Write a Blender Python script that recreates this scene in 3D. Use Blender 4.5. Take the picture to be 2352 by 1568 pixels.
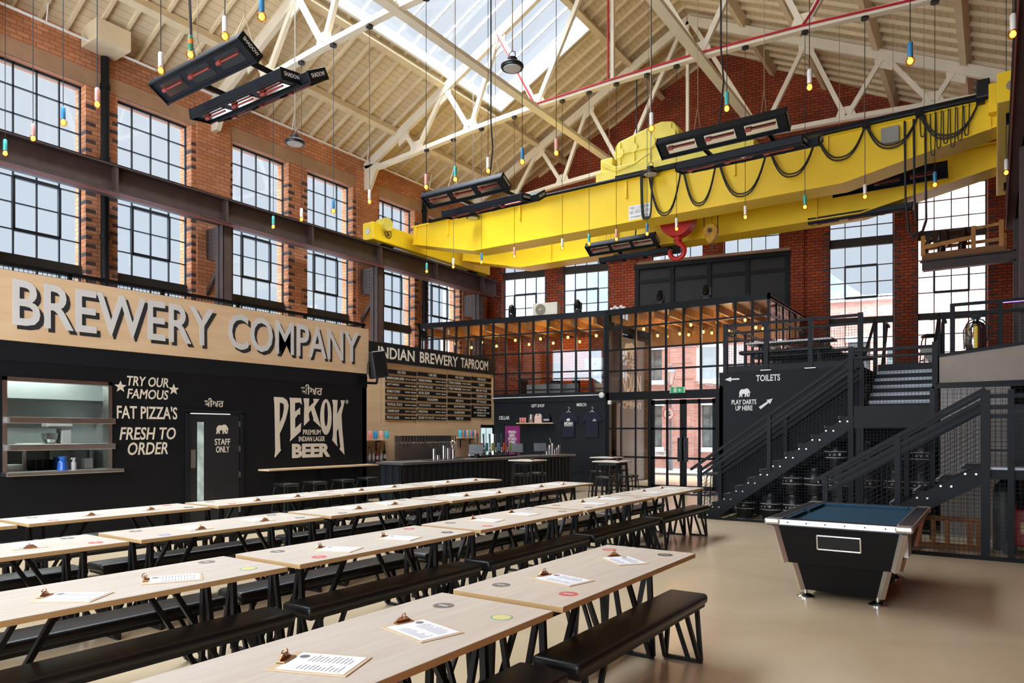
import bpy, math, random
from mathutils import Vector, Matrix
random.seed(7)
PI = math.pi
SC = bpy.context.scene
COL = SC.collection
for o in list(bpy.data.objects):
    bpy.data.objects.remove(o)

# ------------------------------------------------------------------ camera
EYE = 1.65
YAW = math.atan((2285 - 1176) / 1620.0)
cd = bpy.data.cameras.new('camera')
cam = bpy.data.objects.new('camera', cd)
COL.objects.link(cam)
cam.location = (0, 0, EYE)
cam.rotation_euler = (PI / 2, 0, YAW)
cd.sensor_width = 36
cd.lens = 36 * 1620 / 2352
cd.shift_y = (993 - 784) / 2352
cd.clip_start = 0.05
cd.clip_end = 300
SC.camera = cam

# ------------------------------------------------------------------ view, world
vs = SC.view_settings
SC.display_settings.display_device = 'sRGB'
vs.view_transform = 'Standard'
vs.look = 'None'
vs.gamma = 1
vs.use_curve_mapping = False
vs.exposure = -0.12
cy = SC.cycles
cy.use_denoising = True
cy.max_bounces = 7
cy.diffuse_bounces = 4
cy.glossy_bounces = 3
cy.transmission_bounces = 3
cy.transparent_max_bounces = 12
cy.caustics_reflective = False
cy.caustics_refractive = False
cy.sample_clamp_indirect = 6
cy.use_light_tree = True

W = bpy.data.worlds.new('overcast_sky')
SC.world = W
W.use_nodes = True
nt = W.node_tree
nt.nodes.clear()
N, K = nt.nodes.new, nt.links.new
tc = N('ShaderNodeTexCoord')
sp = N('ShaderNodeSeparateXYZ')
K(tc.outputs['Generated'], sp.inputs[0])
# an overcast sky: pale at the horizon, several times brighter overhead and towards the south-east
rampc = N('ShaderNodeValToRGB')
K(sp.outputs['Z'], rampc.inputs[0])
rampc.color_ramp.elements[0].position = 0.0
rampc.color_ramp.elements[0].color = (0.72, 0.84, 0.97, 1)
rampc.color_ramp.elements[1].position = 0.5
rampc.color_ramp.elements[1].color = (0.86, 0.92, 1.0, 1)
rz = N('ShaderNodeMapRange')
rz.inputs['From Min'].default_value = 0.60
rz.inputs['From Max'].default_value = 0.90
rz.inputs['To Min'].default_value = 0.0
rz.inputs['To Max'].default_value = 27.0
rz.interpolation_type = 'SMOOTHSTEP'
K(sp.outputs['Z'], rz.inputs['Value'])
dt = N('ShaderNodeVectorMath')
dt.operation = 'DOT_PRODUCT'
K(tc.outputs['Generated'], dt.inputs[0])
dt.inputs[1].default_value = (0.55, -0.83, 0.0)
rb = N('ShaderNodeMapRange')
rb.inputs['From Min'].default_value = 0.05
rb.inputs['From Max'].default_value = 0.9
rb.inputs['To Min'].default_value = 0.0
rb.inputs['To Max'].default_value = 13.0
K(dt.outputs['Value'], rb.inputs['Value'])
ad = N('ShaderNodeMath'); ad.operation = 'ADD'
K(rz.outputs[0], ad.inputs[0]); K(rb.outputs[0], ad.inputs[1])
ad2 = N('ShaderNodeMath'); ad2.operation = 'ADD'
rg = N('ShaderNodeMapRange')                       # glow below the horizon, added to brighten the roof from underneath
rg.inputs['From Min'].default_value = -0.02
rg.inputs['From Max'].default_value = -0.3
rg.inputs['To Min'].default_value = 1.0
rg.inputs['To Max'].default_value = 5.0
K(sp.outputs['Z'], rg.inputs['Value'])
K(ad.outputs[0], ad2.inputs[0]); K(rg.outputs[0], ad2.inputs[1])
bg = N('ShaderNodeBackground')
K(rampc.outputs[0], bg.inputs['Color']); K(ad2.outputs[0], bg.inputs['Strength'])
wo = N('ShaderNodeOutputWorld')
K(bg.outputs[0], wo.inputs['Surface'])

def area(name, loc, rot, sx, sy, power, color=(1, 1, 1), portal=False):
    l = bpy.data.lights.new(name, 'AREA')
    l.shape = 'RECTANGLE'
    l.size, l.size_y, l.energy, l.color = sx, sy, power, color
    if portal:
        l.cycles.is_portal = True
    o = bpy.data.objects.new(name, l)
    COL.objects.link(o)
    o.location = loc
    o.rotation_euler = rot
    o['kind'] = 'helper'
    return o

# ------------------------------------------------------------------ mesh builder
def V(*a):
    return Vector(a)

class MB:
    def __init__(s):
        s.v, s.f = [], []
    def add(s, vs, fs):
        b = len(s.v)
        s.v += [tuple(p) for p in vs]
        s.f += [tuple(i + b for i in f) for f in fs]
        return s
    def box(s, a, b):
        x0, y0, z0 = a; x1, y1, z1 = b
        if x0 > x1: x0, x1 = x1, x0
        if y0 > y1: y0, y1 = y1, y0
        if z0 > z1: z0, z1 = z1, z0
        return s.add([(x0, y0, z0), (x1, y0, z0), (x1, y1, z0), (x0, y1, z0), (x0, y0, z1), (x1, y0, z1), (x1, y1, z1), (x0, y1, z1)],
                     [(0, 3, 2, 1), (4, 5, 6, 7), (0, 1, 5, 4), (1, 2, 6, 5), (2, 3, 7, 6), (3, 0, 4, 7)])
    def cbox(s, c, d):
        return s.box([c[i] - d[i] / 2 for i in range(3)], [c[i] + d[i] / 2 for i in range(3)])
    def bar(s, p, q, w, h=None, up=(0, 0, 1)):
        h = w if h is None else h
        p, q, up = Vector(p), Vector(q), Vector(up)
        t = (q - p).normalized()
        a = t.cross(up)
        if a.length < 1e-4: a = t.cross(Vector((1, 0, 0)))
        a.normalize()
        b = a.cross(t).normalized()
        a, b = a * w / 2, b * h / 2
        return s.add([p - a - b, p + a - b, p + a + b, p - a + b, q - a - b, q + a - b, q + a + b, q - a + b],
                     [(0, 1, 2, 3), (7, 6, 5, 4), (0, 4, 5, 1), (1, 5, 6, 2), (2, 6, 7, 3), (3, 7, 4, 0)])
    def cyl(s, p, q, r, r2=None, n=10):
        r2 = r if r2 is None else r2
        p, q = Vector(p), Vector(q)
        t = (q - p).normalized()
        a = t.orthogonal().normalized()
        b = t.cross(a)
        A = [a * math.cos(2 * PI * i / n) + b * math.sin(2 * PI * i / n) for i in range(n)]
        vs = [p + x * r for x in A] + [q + x * r2 for x in A]
        fs = [(i, (i + 1) % n, n + (i + 1) % n, n + i) for i in range(n)] + [tuple(range(n))[::-1], tuple(range(n, 2 * n))]
        return s.add(vs, fs)
    def tube(s, pts, r, n=6, closed=False):
        pts = [Vector(p) for p in pts]
        L = len(pts)
        rings, prev = [], None
        for i, p in enumerate(pts):
            a = pts[i - 1] if i or closed else p
            c = pts[(i + 1) % L] if i < L - 1 or closed else p
            t = (c - a).normalized()
            u = t.orthogonal().normalized() if prev is None else (prev - t * prev.dot(t)).normalized()
            prev = u
            w = t.cross(u)
            rings.append([p + (u * math.cos(2 * PI * k / n) + w * math.sin(2 * PI * k / n)) * r for k in range(n)])
        vs = [x for g in rings for x in g]
        fs = []
        for i in range(L if closed else L - 1):
            j = (i + 1) % L
            fs += [(i * n + k, i * n + (k + 1) % n, j * n + (k + 1) % n, j * n + k) for k in range(n)]
        if not closed: fs += [tuple(range(n))[::-1], tuple(range((L - 1) * n, L * n))]
        return s.add(vs, fs)
    def lathe(s, prof, c=(0, 0, 0), n=16):
        vs, fs = [], []
        for r, z in prof:
            vs += [(c[0] + r * math.cos(2 * PI * k / n), c[1] + r * math.sin(2 * PI * k / n), c[2] + z) for k in range(n)]
        for i in range(len(prof) - 1):
            fs += [(i * n + k, i * n + (k + 1) % n, (i + 1) * n + (k + 1) % n, (i + 1) * n + k) for k in range(n)]
        fs += [tuple(range(n))[::-1], tuple(range((len(prof) - 1) * n, len(prof) * n))]
        return s.add(vs, fs)
    def prism(s, poly, fn, d0, d1):
        n = len(poly)
        vs = [fn(a, b, d0) for a, b in poly] + [fn(a, b, d1) for a, b in poly]
        fs = [tuple(range(n))[::-1], tuple(range(n, 2 * n))] + [(i, (i + 1) % n, n + (i + 1) % n, n + i) for i in range(n)]
        return s.add(vs, fs)
    def ball(s, c, r, n=10, m=6, sz=1.0):
        return s.lathe([(max(1e-4, r * math.sin(PI * i / m)), -r * sz * math.cos(PI * i / m)) for i in range(m + 1)], c, n)
    def xf(s, M):
        s.v = [tuple(M @ Vector(p)) for p in s.v]
        return s
    def at(s, loc, rz=0):
        return s.xf(Matrix.Translation(loc) @ Matrix.Rotation(rz, 4, 'Z'))
    def merge(s, o):
        return s.add(o.v, o.f)
    def text(s, t, o, r, u, w, h, depth=0.004, bold=0.0, shear=0.0, align='L'):
        vs, fs = glyphs(t, bold, shear)
        o, r, u = Vector(o), Vector(r), Vector(u)
        nrm = r.cross(u).normalized()
        if align == 'C': o = o - r * (w / 2)
        return s.add([o + r * (x * w) + u * (y * h) + nrm * (z * depth) for x, y, z in vs], fs)
    def out(s, name, mat, parent=None, smooth=False, bev=0.0, rel=False, kind=None, label=None, seg=2, auto=None):
        me = bpy.data.meshes.new(name)
        me.from_pydata(s.v, [], s.f)
        if smooth:
            me.polygons.foreach_set('use_smooth', [True] * len(me.polygons))
        me.materials.append(mat)
        o = bpy.data.objects.new(name, me)
        COL.objects.link(o)
        if parent is not None:
            o.parent = parent
            o.matrix_parent_inverse = WM[parent.name].inverted()
            KIDS.setdefault(parent.name, []).append(o)
        WM[o.name] = Matrix.Identity(4)
        if smooth and auto:
            try: me.set_sharp_from_angle(angle=math.radians(auto))
            except Exception: pass
        if bev:
            b = o.modifiers.new('bevel', 'BEVEL'); b.width = bev; b.segments = seg; b.limit_method = 'ANGLE'
        if kind: o['kind'] = kind
        if label: o['label'] = label
        return o

WM, KIDS, GL = {}, {}, {}

def glyphs(t, bold, shear):
    key = (t, bold, shear)
    if key not in GL:
        cu = bpy.data.curves.new('lettering', 'FONT')
        cu.body = t
        cu.resolution_u = 3
        cu.extrude = 0.5
        cu.offset = bold
        cu.shear = shear
        ob = bpy.data.objects.new('lettering', cu)
        me = bpy.data.meshes.new_from_object(ob)
        P = [v.co.copy() for v in me.vertices]
        x0, x1 = min(p.x for p in P), max(p.x for p in P)
        y0, y1 = min(p.y for p in P), max(p.y for p in P)
        GL[key] = ([((p.x - x0) / (x1 - x0), (p.y - y0) / (y1 - y0), p.z + 0.5) for p in P], [tuple(f.vertices) for f in me.polygons])
        bpy.data.objects.remove(ob); bpy.data.meshes.remove(me); bpy.data.curves.remove(cu)
    return GL[key]

def tag(o, label, cat, group=None):
    o['label'] = label; o['category'] = cat
    if group: o['group'] = group
    return o

def thing(name, label, cat, loc=(0, 0, 0), rz=0, group=None):
    o = bpy.data.objects.new(name, None)
    COL.objects.link(o)
    o.empty_display_size = 0.1
    o.location = loc
    o.rotation_euler = (0, 0, rz)
    WM[o.name] = Matrix.Translation(loc) @ Matrix.Rotation(rz, 4, 'Z')
    return tag(o, label, cat, group)

def place(o, loc, rz=0):
    o.location = loc; o.rotation_euler = (0, 0, rz)
    return o

def dup(src, loc, rz, label, group=None):
    r = src.copy(); COL.objects.link(r)
    place(r, loc, rz)
    r['label'] = label
    if group: r['group'] = group
    def rec(a, b):
        for ch in KIDS.get(a.name, ()):
            c = ch.copy(); COL.objects.link(c); c.parent = b
            rec(ch, c)
    rec(src, r)
    return r

def struct(name, mb, mat, **k):
    return mb.out(name, mat, kind='structure', **k)
# ------------------------------------------------------------------ materials
def hexc(h):
    h = h.lstrip('#')
    c = [int(h[i:i + 2], 16) / 255 for i in (0, 2, 4)]
    return tuple(((x + 0.055) / 1.055) ** 2.4 if x > 0.04045 else x / 12.92 for x in c)

MATS = {}
def mat(name, color, rough=0.6, metal=0.0, var=0.10, vscale=3.0, bump=0.0, bscale=60.0, emit=0.0, spec=0.5, coat=0.0, ecol=None):
    if name in MATS: return MATS[name]
    c = hexc(color) if isinstance(color, str) else color
    m = bpy.data.materials.new(name)
    m.use_nodes = True
    t = m.node_tree
    p = t.nodes['Principled BSDF']
    p.inputs['Roughness'].default_value = rough
    p.inputs['Metallic'].default_value = metal
    p.inputs['Specular IOR Level'].default_value = spec
    p.inputs['Coat Weight'].default_value = coat
    if emit:
        p.inputs['Emission Color'].default_value = (*(ecol or c), 1)
        p.inputs['Emission Strength'].default_value = emit
    g = t.nodes.new('ShaderNodeNewGeometry')
    n = t.nodes.new('ShaderNodeTexNoise')
    n.inputs['Scale'].default_value = vscale
    n.inputs['Detail'].default_value = 4
    t.links.new(g.outputs['Position'], n.inputs['Vector'])
    r = t.nodes.new('ShaderNodeValToRGB')
    r.color_ramp.elements[0].position = 0.3
    r.color_ramp.elements[1].position = 0.7
    r.color_ramp.elements[0].color = (*[x * (1 - var) for x in c], 1)
    r.color_ramp.elements[1].color = (*[min(1, x * (1 + var)) for x in c], 1)
    t.links.new(n.outputs['Fac'], r.inputs['Fac'])
    t.links.new(r.outputs['Color'], p.inputs['Base Color'])
    if bump:
        b = t.nodes.new('ShaderNodeBump')
        b.inputs['Strength'].default_value = bump
        b.inputs['Distance'].default_value = 0.01
        n2 = t.nodes.new('ShaderNodeTexNoise')
        n2.inputs['Scale'].default_value = bscale
        t.links.new(g.outputs['Position'], n2.inputs['Vector'])
        t.links.new(n2.outputs['Fac'], b.inputs['Height'])
        t.links.new(b.outputs['Normal'], p.inputs['Normal'])
    MATS[name] = m
    return m

def brick(name, c1, c2, mortar, bw=0.24, bh=0.095, ms=0.012, dirx=(1, 1, 0), rough=0.85, var=0.25):
    m = bpy.data.materials.new(name)
    m.use_nodes = True
    t = m.node_tree; L = t.links.new
    p = t.nodes['Principled BSDF']
    p.inputs['Roughness'].default_value = rough
    p.inputs['Specular IOR Level'].default_value = 0.25
    g = t.nodes.new('ShaderNodeNewGeometry')
    d = t.nodes.new('ShaderNodeVectorMath'); d.operation = 'DOT_PRODUCT'; d.inputs[1].default_value = dirx
    s = t.nodes.new('ShaderNodeSeparateXYZ'); cb = t.nodes.new('ShaderNodeCombineXYZ')
    L(g.outputs['Position'], d.inputs[0]); L(g.outputs['Position'], s.inputs[0])
    L(d.outputs['Value'], cb.inputs['X']); L(s.outputs['Z'], cb.inputs['Y'])
    b = t.nodes.new('ShaderNodeTexBrick')
    b.inputs['Scale'].default_value = 1
    b.inputs['Brick Width'].default_value = bw
    b.inputs['Row Height'].default_value = bh
    b.inputs['Mortar Size'].default_value = ms
    b.inputs['Mortar Smooth'].default_value = 0.2
    b.inputs['Bias'].default_value = 0.0
    b.inputs['Color1'].default_value = (*hexc(c1), 1)
    b.inputs['Color2'].default_value = (*hexc(c2), 1)
    b.inputs['Mortar'].default_value = (*hexc(mortar), 1)
    L(cb.outputs[0], b.inputs['Vector'])
    n = t.nodes.new('ShaderNodeTexNoise'); n.inputs['Scale'].default_value = 0.9; n.inputs['Detail'].default_value = 6
    L(g.outputs['Position'], n.inputs['Vector'])
    mr = t.nodes.new('ShaderNodeMapRange')
    mr.inputs['From Min'].default_value = 0.3; mr.inputs['From Max'].default_value = 0.7
    mr.inputs['To Min'].default_value = 1 - var; mr.inputs['To Max'].default_value = 1 + var
    L(n.outputs['Fac'], mr.inputs['Value'])
    mx = t.nodes.new('ShaderNodeVectorMath'); mx.operation = 'SCALE'
    L(b.outputs['Color'], mx.inputs[0]); L(mr.outputs[0], mx.inputs['Scale'])
    L(mx.outputs[0], p.inputs['Base Color'])
    bp = t.nodes.new('ShaderNodeBump'); bp.inputs['Strength'].default_value = 0.35; bp.inputs['Distance'].default_value = 0.01; bp.invert = True
    L(b.outputs['Fac'], bp.inputs['Height']); L(bp.outputs['Normal'], p.inputs['Normal'])
    MATS[name] = m
    return m

def boards(name, c, line, axis=(1, 0, 0), width=0.16, thin=0.05, rough=0.6):
    """painted boards: thin dark joints every `width` metres along `axis`"""
    m = bpy.data.materials.new(name)
    m.use_nodes = True
    t = m.node_tree; L = t.links.new
    p = t.nodes['Principled BSDF']; p.inputs['Roughness'].default_value = rough
    p.inputs['Specular IOR Level'].default_value = 0.3
    g = t.nodes.new('ShaderNodeNewGeometry')
    d = t.nodes.new('ShaderNodeVectorMath'); d.operation = 'DOT_PRODUCT'; d.inputs[1].default_value = axis
    L(g.outputs['Position'], d.inputs[0])
    a = t.nodes.new('ShaderNodeMath'); a.operation = 'DIVIDE'; a.inputs[1].default_value = width
    L(d.outputs['Value'], a.inputs[0])
    fr = t.nodes.new('ShaderNodeMath'); fr.operation = 'FRACT'; L(a.outputs[0], fr.inputs[0])
    lt = t.nodes.new('ShaderNodeMath'); lt.operation = 'LESS_THAN'; lt.inputs[1].default_value = thin
    L(fr.outputs[0], lt.inputs[0])
    n = t.nodes.new('ShaderNodeTexNoise'); n.inputs['Scale'].default_value = 1.3; n.inputs['Detail'].default_value = 5
    L(g.outputs['Position'], n.inputs['Vector'])
    r = t.nodes.new('ShaderNodeValToRGB')
    cc = hexc(c)
    r.color_ramp.elements[0].position = .3; r.color_ramp.elements[1].position = .7
    r.color_ramp.elements[0].color = (*[x * .93 for x in cc], 1); r.color_ramp.elements[1].color = (*[min(1, x * 1.06) for x in cc], 1)
    L(n.outputs['Fac'], r.inputs['Fac'])
    mx = t.nodes.new('ShaderNodeMix'); mx.data_type = 'RGBA'
    L(lt.outputs[0], mx.inputs['Factor']); L(r.outputs[0], mx.inputs['A'])
    mx.inputs['B'].default_value = (*hexc(line), 1)
    L(mx.outputs['Result'], p.inputs['Base Color'])
    MATS[name] = m
    return m

def glassm(name, tint=(1, 1, 1), gloss=0.07, rough=0.02):
    m = bpy.data.materials.new(name)
    m.use_nodes = True
    t = m.node_tree; t.nodes.clear(); L = t.links.new
    tr = t.nodes.new('ShaderNodeBsdfTransparent'); tr.inputs[0].default_value = (*tint, 1)
    gl = t.nodes.new('ShaderNodeBsdfGlossy'); gl.inputs['Roughness'].default_value = rough
    mx = t.nodes.new('ShaderNodeMixShader'); mx.inputs[0].default_value = gloss
    o = t.nodes.new('ShaderNodeOutputMaterial')
    L(tr.outputs[0], mx.inputs[1]); L(gl.outputs[0], mx.inputs[2]); L(mx.outputs[0], o.inputs[0])
    MATS[name] = m
    return m

def grainy(name, c0, c1, stretch=(1, 14, 1), rough=0.45, bump=0.0, spec=0.4):
    """wood: noise stretched along one axis"""
    m = bpy.data.materials.new(name)
    m.use_nodes = True
    t = m.node_tree; L = t.links.new
    p = t.nodes['Principled BSDF']; p.inputs['Roughness'].default_value = rough; p.inputs['Specular IOR Level'].default_value = spec
    g = t.nodes.new('ShaderNodeNewGeometry')
    mp = t.nodes.new('ShaderNodeMapping'); mp.inputs['Scale'].default_value = stretch
    L(g.outputs['Position'], mp.inputs['Vector'])
    n = t.nodes.new('ShaderNodeTexNoise'); n.inputs['Scale'].default_value = 1.6; n.inputs['Detail'].default_value = 7; n.inputs['Distortion'].default_value = 0.6
    L(mp.outputs[0], n.inputs['Vector'])
    r = t.nodes.new('ShaderNodeValToRGB')
    r.color_ramp.elements[0].position = .35; r.color_ramp.elements[1].position = .65
    r.color_ramp.elements[0].color = (*hexc(c0), 1); r.color_ramp.elements[1].color = (*hexc(c1), 1)
    L(n.outputs['Fac'], r.inputs['Fac']); L(r.outputs[0], p.inputs['Base Color'])
    MATS[name] = m
    return m

BRK_L = brick('brick_warm', '#c98a63', '#b4734e', '#98664a')
BRK_F = brick('brick_red', '#a4502f', '#8c4128', '#552c20', dirx=(0.983, 0.184, 0))
BRK_S = brick('brick_street', '#cf9c8c', '#bd8474', '#b39a90', bw=0.24, bh=0.085, dirx=(1, 0.2, 0), var=.1)
DKBR = mat('dark_quoin_brick', '#4a3d3c', .8, var=.25, vscale=6)
STONE = mat('lintel_stone', '#a98466', .9, var=.15, vscale=2, bump=.4, bscale=20)
BLKW = mat('black_wall_paint', '#121418', .6, var=.10, spec=.2)
BLKW2 = mat('charcoal_wall_paint', '#171a1f', .6, var=.08, spec=.2)
STEEL = mat('black_steel', '#0d0f12', .45, var=.12, vscale=8, spec=.2)
STEEL2 = mat('charcoal_steel', '#15181d', .5, var=.10, vscale=8, spec=.2)
FRAME = mat('window_frame_paint', '#262d33', .6)
BAND = mat('spandrel_paint', '#34332f', .7)
PLY = grainy('birch_ply', '#d6b68e', '#dfc29c', (1, .6, 5), .6)
TOP = grainy('birch_tabletop', '#c9bfb0', '#d2cabd', (14, .9, 1), .4)
EDGE = boards('ply_edge', '#c9a878', '#96703f', (0, 0, 1), 0.006, 0.3)
VINYL = mat('black_vinyl', '#0e0f11', .38, var=.15, vscale=5, bump=.03, bscale=200, spec=.45)
LEG = mat('black_leg_steel', '#101114', .5, spec=.4)
CREAM = mat('cream_truss_paint', '#e3d6bd', .5, var=.05)
RAFT = mat('cream_rafter_paint', '#dcc8a4', .6, var=.07)
BOARDS_L = boards('cream_roof_boards', '#d8c3a0', '#9d8663', (0.894, 0, 0.447), .17, .06)
BOARDS_R = boards('cream_roof_boards_east', '#d8c3a0', '#9d8663', (0.894, 0, -0.447), .17, .06)
YEL = mat('crane_yellow', '#f4cd22', .42, var=.05, vscale=1.2)
YEL2 = mat('hoist_yellow', '#e2cf57', .5, var=.08)
BROWN = mat('brown_rail_steel', '#43312b', .55, var=.18, vscale=4)
RED = mat('hook_red', '#b8231d', .45, var=.12)
REDP = mat('conduit_red', '#b3202c', .45)
WHITE = mat('white_paint', '#e6e4de', .55, var=.03)
LETG = mat('sign_letter_grey', '#d3d2cf', .6, var=.03)
LETC = mat('sign_letter_cream', '#e0d6c3', .6, var=.04)
LETW = mat('sign_letter_white', '#ecebe6', .6, var=.03)
LETK = mat('sign_shadow_black', '#26272a', .6)
INOX = mat('brushed_stainless', '#c4c5c2', .3, 1.0, var=.08, vscale=6)
INOXW = mat('kitchen_stainless_wall', '#c3c8c4', .38, .55, var=.06)
INOXD = mat('bar_top_steel', '#7d7c79', .35, .8, var=.08)
CHROME = mat('chrome', '#d8d8d8', .12, 1.0, var=.02)
COPPER = mat('copper_clip', '#b0835f', .25, 1.0, var=.1)
PAPER = mat('white_paper', '#eef1f6', .7, var=.02)
INK = mat('grey_ink', '#6d727c', .8)
BRDM = mat('hardboard', '#d2bb98', .6, var=.05)
BLACKP = mat('black_plastic', '#0e0f11', .4)
GLASS = glassm('window_glass', (.97, .985, 1.0), .05)
GLASSB = glassm('lobby_glass', (.9, .92, .93), .06)
SKYGL = glassm('skylight_glazing', (.93, .96, 1.0), .05)
HEATGL = mat('heater_reflector', '#d9d6cf', .15, 1.0, var=.05)
BULB = mat('filament_glow', (1.0, .62, .25), .3, emit=3.0, ecol=(1.0, .52, .17))
BULBSH = glassm('amber_bulb', (1, .72, .36), .06)
BULBF = mat('filament_core', (1.0, .85, .55), .3, emit=60.0, ecol=(1.0, .80, .45))
CABLE = mat('black_cable', '#17181a', .6)
CARD = mat('cardboard', '#b58c5c', .8)
FELT = mat('pool_cloth_blue', '#2f4d61', .9, var=.04, spec=.1)
ALU = mat('aluminium_trim', '#d6d2ca', .32, .85, var=.04)
KEG = mat('keg_black', '#141518', .35, var=.2)
KEGB = mat('keg_band_white', '#b9b8b4', .6)
OAK = grainy('orange_timber', '#b07433', '#c98f4e', (3, 3, .8), .6)
OAKD = grainy('brown_timber', '#7c5230', '#94673d', (.8, 3, 3), .7)
ELE = mat('dark_carved_wood', '#2b1a13', .3, var=.25, vscale=6)
WARMW = mat('office_soffit', '#8a5f33', .7)
# ------------------------------------------------------------------ the hall: walls, roof, windows
XL, XR, XM = -16.3, 0.9, -7.7            # left wall, right wall, ridge line
A = math.radians(10.6)                   # the street wall stands skew to the hall
CA, SA = math.cos(A), math.sin(A)
def zroof(x): return 10.25 + .5 * (8.6 - abs(x - XM))
def mL(y, z, d): return (XL - d, y, z)
def mE(s, z, d): return (XL + s * CA - d * SA, 22.07 + s * SA + d * CA, z)

def strips(brk, holes, top, fn, d0, d1, zb=0.0):
    m = MB()
    for a, b in zip(brk[:-1], brk[1:]):
        hs = sorted((h[2], h[3]) for h in holes if h[0] <= a + 1e-4 and h[1] >= b - 1e-4)
        z = zb
        for h0, h1 in hs:
            if h0 > z + 1e-4: m.prism([(a, z), (b, z), (b, h0), (a, h0)], fn, d0, d1)
            z = h1
        m.prism([(a, z), (b, z), (b, top(b)), (a, top(a))], fn, d0, d1)
    return m

def brks(lo, hi, holes, extra=()):
    return sorted({lo, hi, *extra, *[h[0] for h in holes], *[h[1] for h in holes]})

fl = MB().box((-17, -4.5, -.2), (1.4, 26, 0))
FLOORM = grainy('polished_concrete', '#c5b08f', '#d2bf9f', (.35, .35, .35), .22, spec=.5)
struct('floor', fl, FLOORM)

# left wall: pairs of tall steel windows between wide piers
WL = [(-2.35, -.6), (.09, 1.84), (2.85, 4.6), (5.70, 7.42), (8.09, 9.86), (10.99, 12.75), (13.40, 15.15), (16.27, 17.95), (18.65, 20.40)]
WL = WL[2:]
HL = [(a, b, 3.3, 9.22) for a, b in WL]
wl = strips(brks(-4.5, 22.3, HL), HL, lambda y: 10.3, mL, 0, .5)
WALL_L = struct('wall_left', wl, BRK_L)
m = MB()
for y0, y1 in ((4.72, 5.58), (9.98, 10.88), (15.27, 16.15), (20.5, 22.0)):
    m.box((XL, y0, 0), (XL + .07, y1, 9.85))
m.out('pilaster', BRK_L, WALL_L, kind='structure')
m = MB()
for a, b in ((2.85, 4.6), (5.7, 9.86), (10.99, 15.15), (16.27, 20.4)):
    m.box((XL - .02, a - .14, 9.22), (XL + .012, b + .14, 9.57))
m.out('stone_lintel', STONE, WALL_L, kind='structure')
def quoins(holes, fn, z0, z1):
    q = MB()
    for a, b in holes:
        for i in range(int((z1 - z0) / .19)):
            z = z0 + i * .19
            if random.random() < .12: continue
            w = .115 if i % 2 else .2
            for s0, s1 in ((a - w, a), (b, b + w)):
                q.prism([(s0, z), (s1, z), (s1, z + .085), (s0, z + .085)], fn, -.004, .02)
            if i % 2:
                for s0, s1 in ((a - .01, a + .004), (b - .004, b + .01)):
                    q.prism([(s0, z), (s1, z), (s1, z + .085), (s0, z + .085)], fn, .0, .24)
    return q
quoins([(a, b) for a, b in WL], mL, 3.4, 9.1).out('dark_quoin', DKBR, WALL_L, kind='structure')

NWIN = [0]
def window(fn, a, b, z0, z1, cols, rows, bands=(), case=None, dep=.25, pane=True):
    NWIN[0] += 1
    f = MB()
    d0, d1 = dep - .02, dep + .03
    def rect(s0, s1, za, zb, x0=d0, x1=d1): f.prism([(s0, za), (s1, za), (s1, zb), (s0, zb)], fn, x0, x1)
    t = .012
    rect(a, a + .03, z0, z1); rect(b - .03, b, z0, z1); rect(a, b, z1 - .05, z1); rect(a, b, z0, z0 + .05)
    for i in range(1, cols):
        s = a + (b - a) * i / cols
        rect(s - t, s + t, z0, z1)
    for z in rows: rect(a, b, z - t, z + t)
    if case:
        c0, c1, za, zb = case
        s0, s1 = a + (b - a) * c0 / cols, a + (b - a) * c1 / cols
        for r in ((s0 - .024, s0 + .024, za, zb), (s1 - .024, s1 + .024, za, zb), (s0, s1, za - .035, za + .035), (s0, s1, zb - .035, zb + .035)):
            rect(*r, d0 - .03, d1)
    w = struct('window_%d' % NWIN[0], f, FRAME)
    if bands:
        g = MB()
        for za, zb in bands: g.prism([(a, za), (b, za), (b, zb), (a, zb)], fn, dep - .06, dep + .05)
        g.out('spandrel', BAND, w, kind='structure')
    if pane:
        MB().prism([(a, z0), (b, z0), (b, z1), (a, z1)], fn, dep + .002, dep + .008).out('pane', GLASS, w, kind='structure')
    return w
for a, b in WL:
    window(mL, a, b, 3.3, 9.22, 4, (8.73, 8.17, 7.6, 7.33, 6.88, 6.35, 5.80, 4.6, 4.05), ((5.02, 5.29), (7.33, 7.6)), (1, 3, 5.80, 6.88))

# street wall with its gable, the black sliding shutters over the street opening
WE = [(.635, 2.42), (3.10, 4.86), (12.15, 13.98), (14.62, 16.42)]
WU = [(6.42, 8.19), (8.88, 10.66)]
OPEN = (6.35, 10.85)
ZW = lambda a: 5.3 if a < 6 else 2.9
HE = [(a, b, ZW(a), 9.2) for a, b in WE] + [(a, b, 7.68, 9.2) for a, b in WU] + [(OPEN[0], OPEN[1], 0, 4.75)]
RIDGE_S = (XM - XL) / CA
wf = strips(brks(-.3, 17.7, HE, (RIDGE_S,)), HE, lambda s: zroof(XL + s * CA) + .1, mE, 0, .4)
WALL_F = struct('wall_far', wf, BRK_F)
m = MB()
for s0, s1 in ((4.98, 5.92), (10.98, 11.4)):
    m.prism([(s0, 0), (s1, 0), (s1, 9.7), (s0, 9.7)], mE, -.09, .02)
m.out('pilaster', BRK_F, WALL_F, kind='structure')
m = MB()
for a, b in WE + WU: m.prism([(a - .1, 9.2), (b + .1, 9.2), (b + .1, 9.5), (a - .1, 9.5)], mE, -.012, .02)
m.out('stone_lintel', STONE, WALL_F, kind='structure')
quoins(WE, mE, 3.0, 9.1).out('dark_quoin', DKBR, WALL_F, kind='structure')
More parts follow.
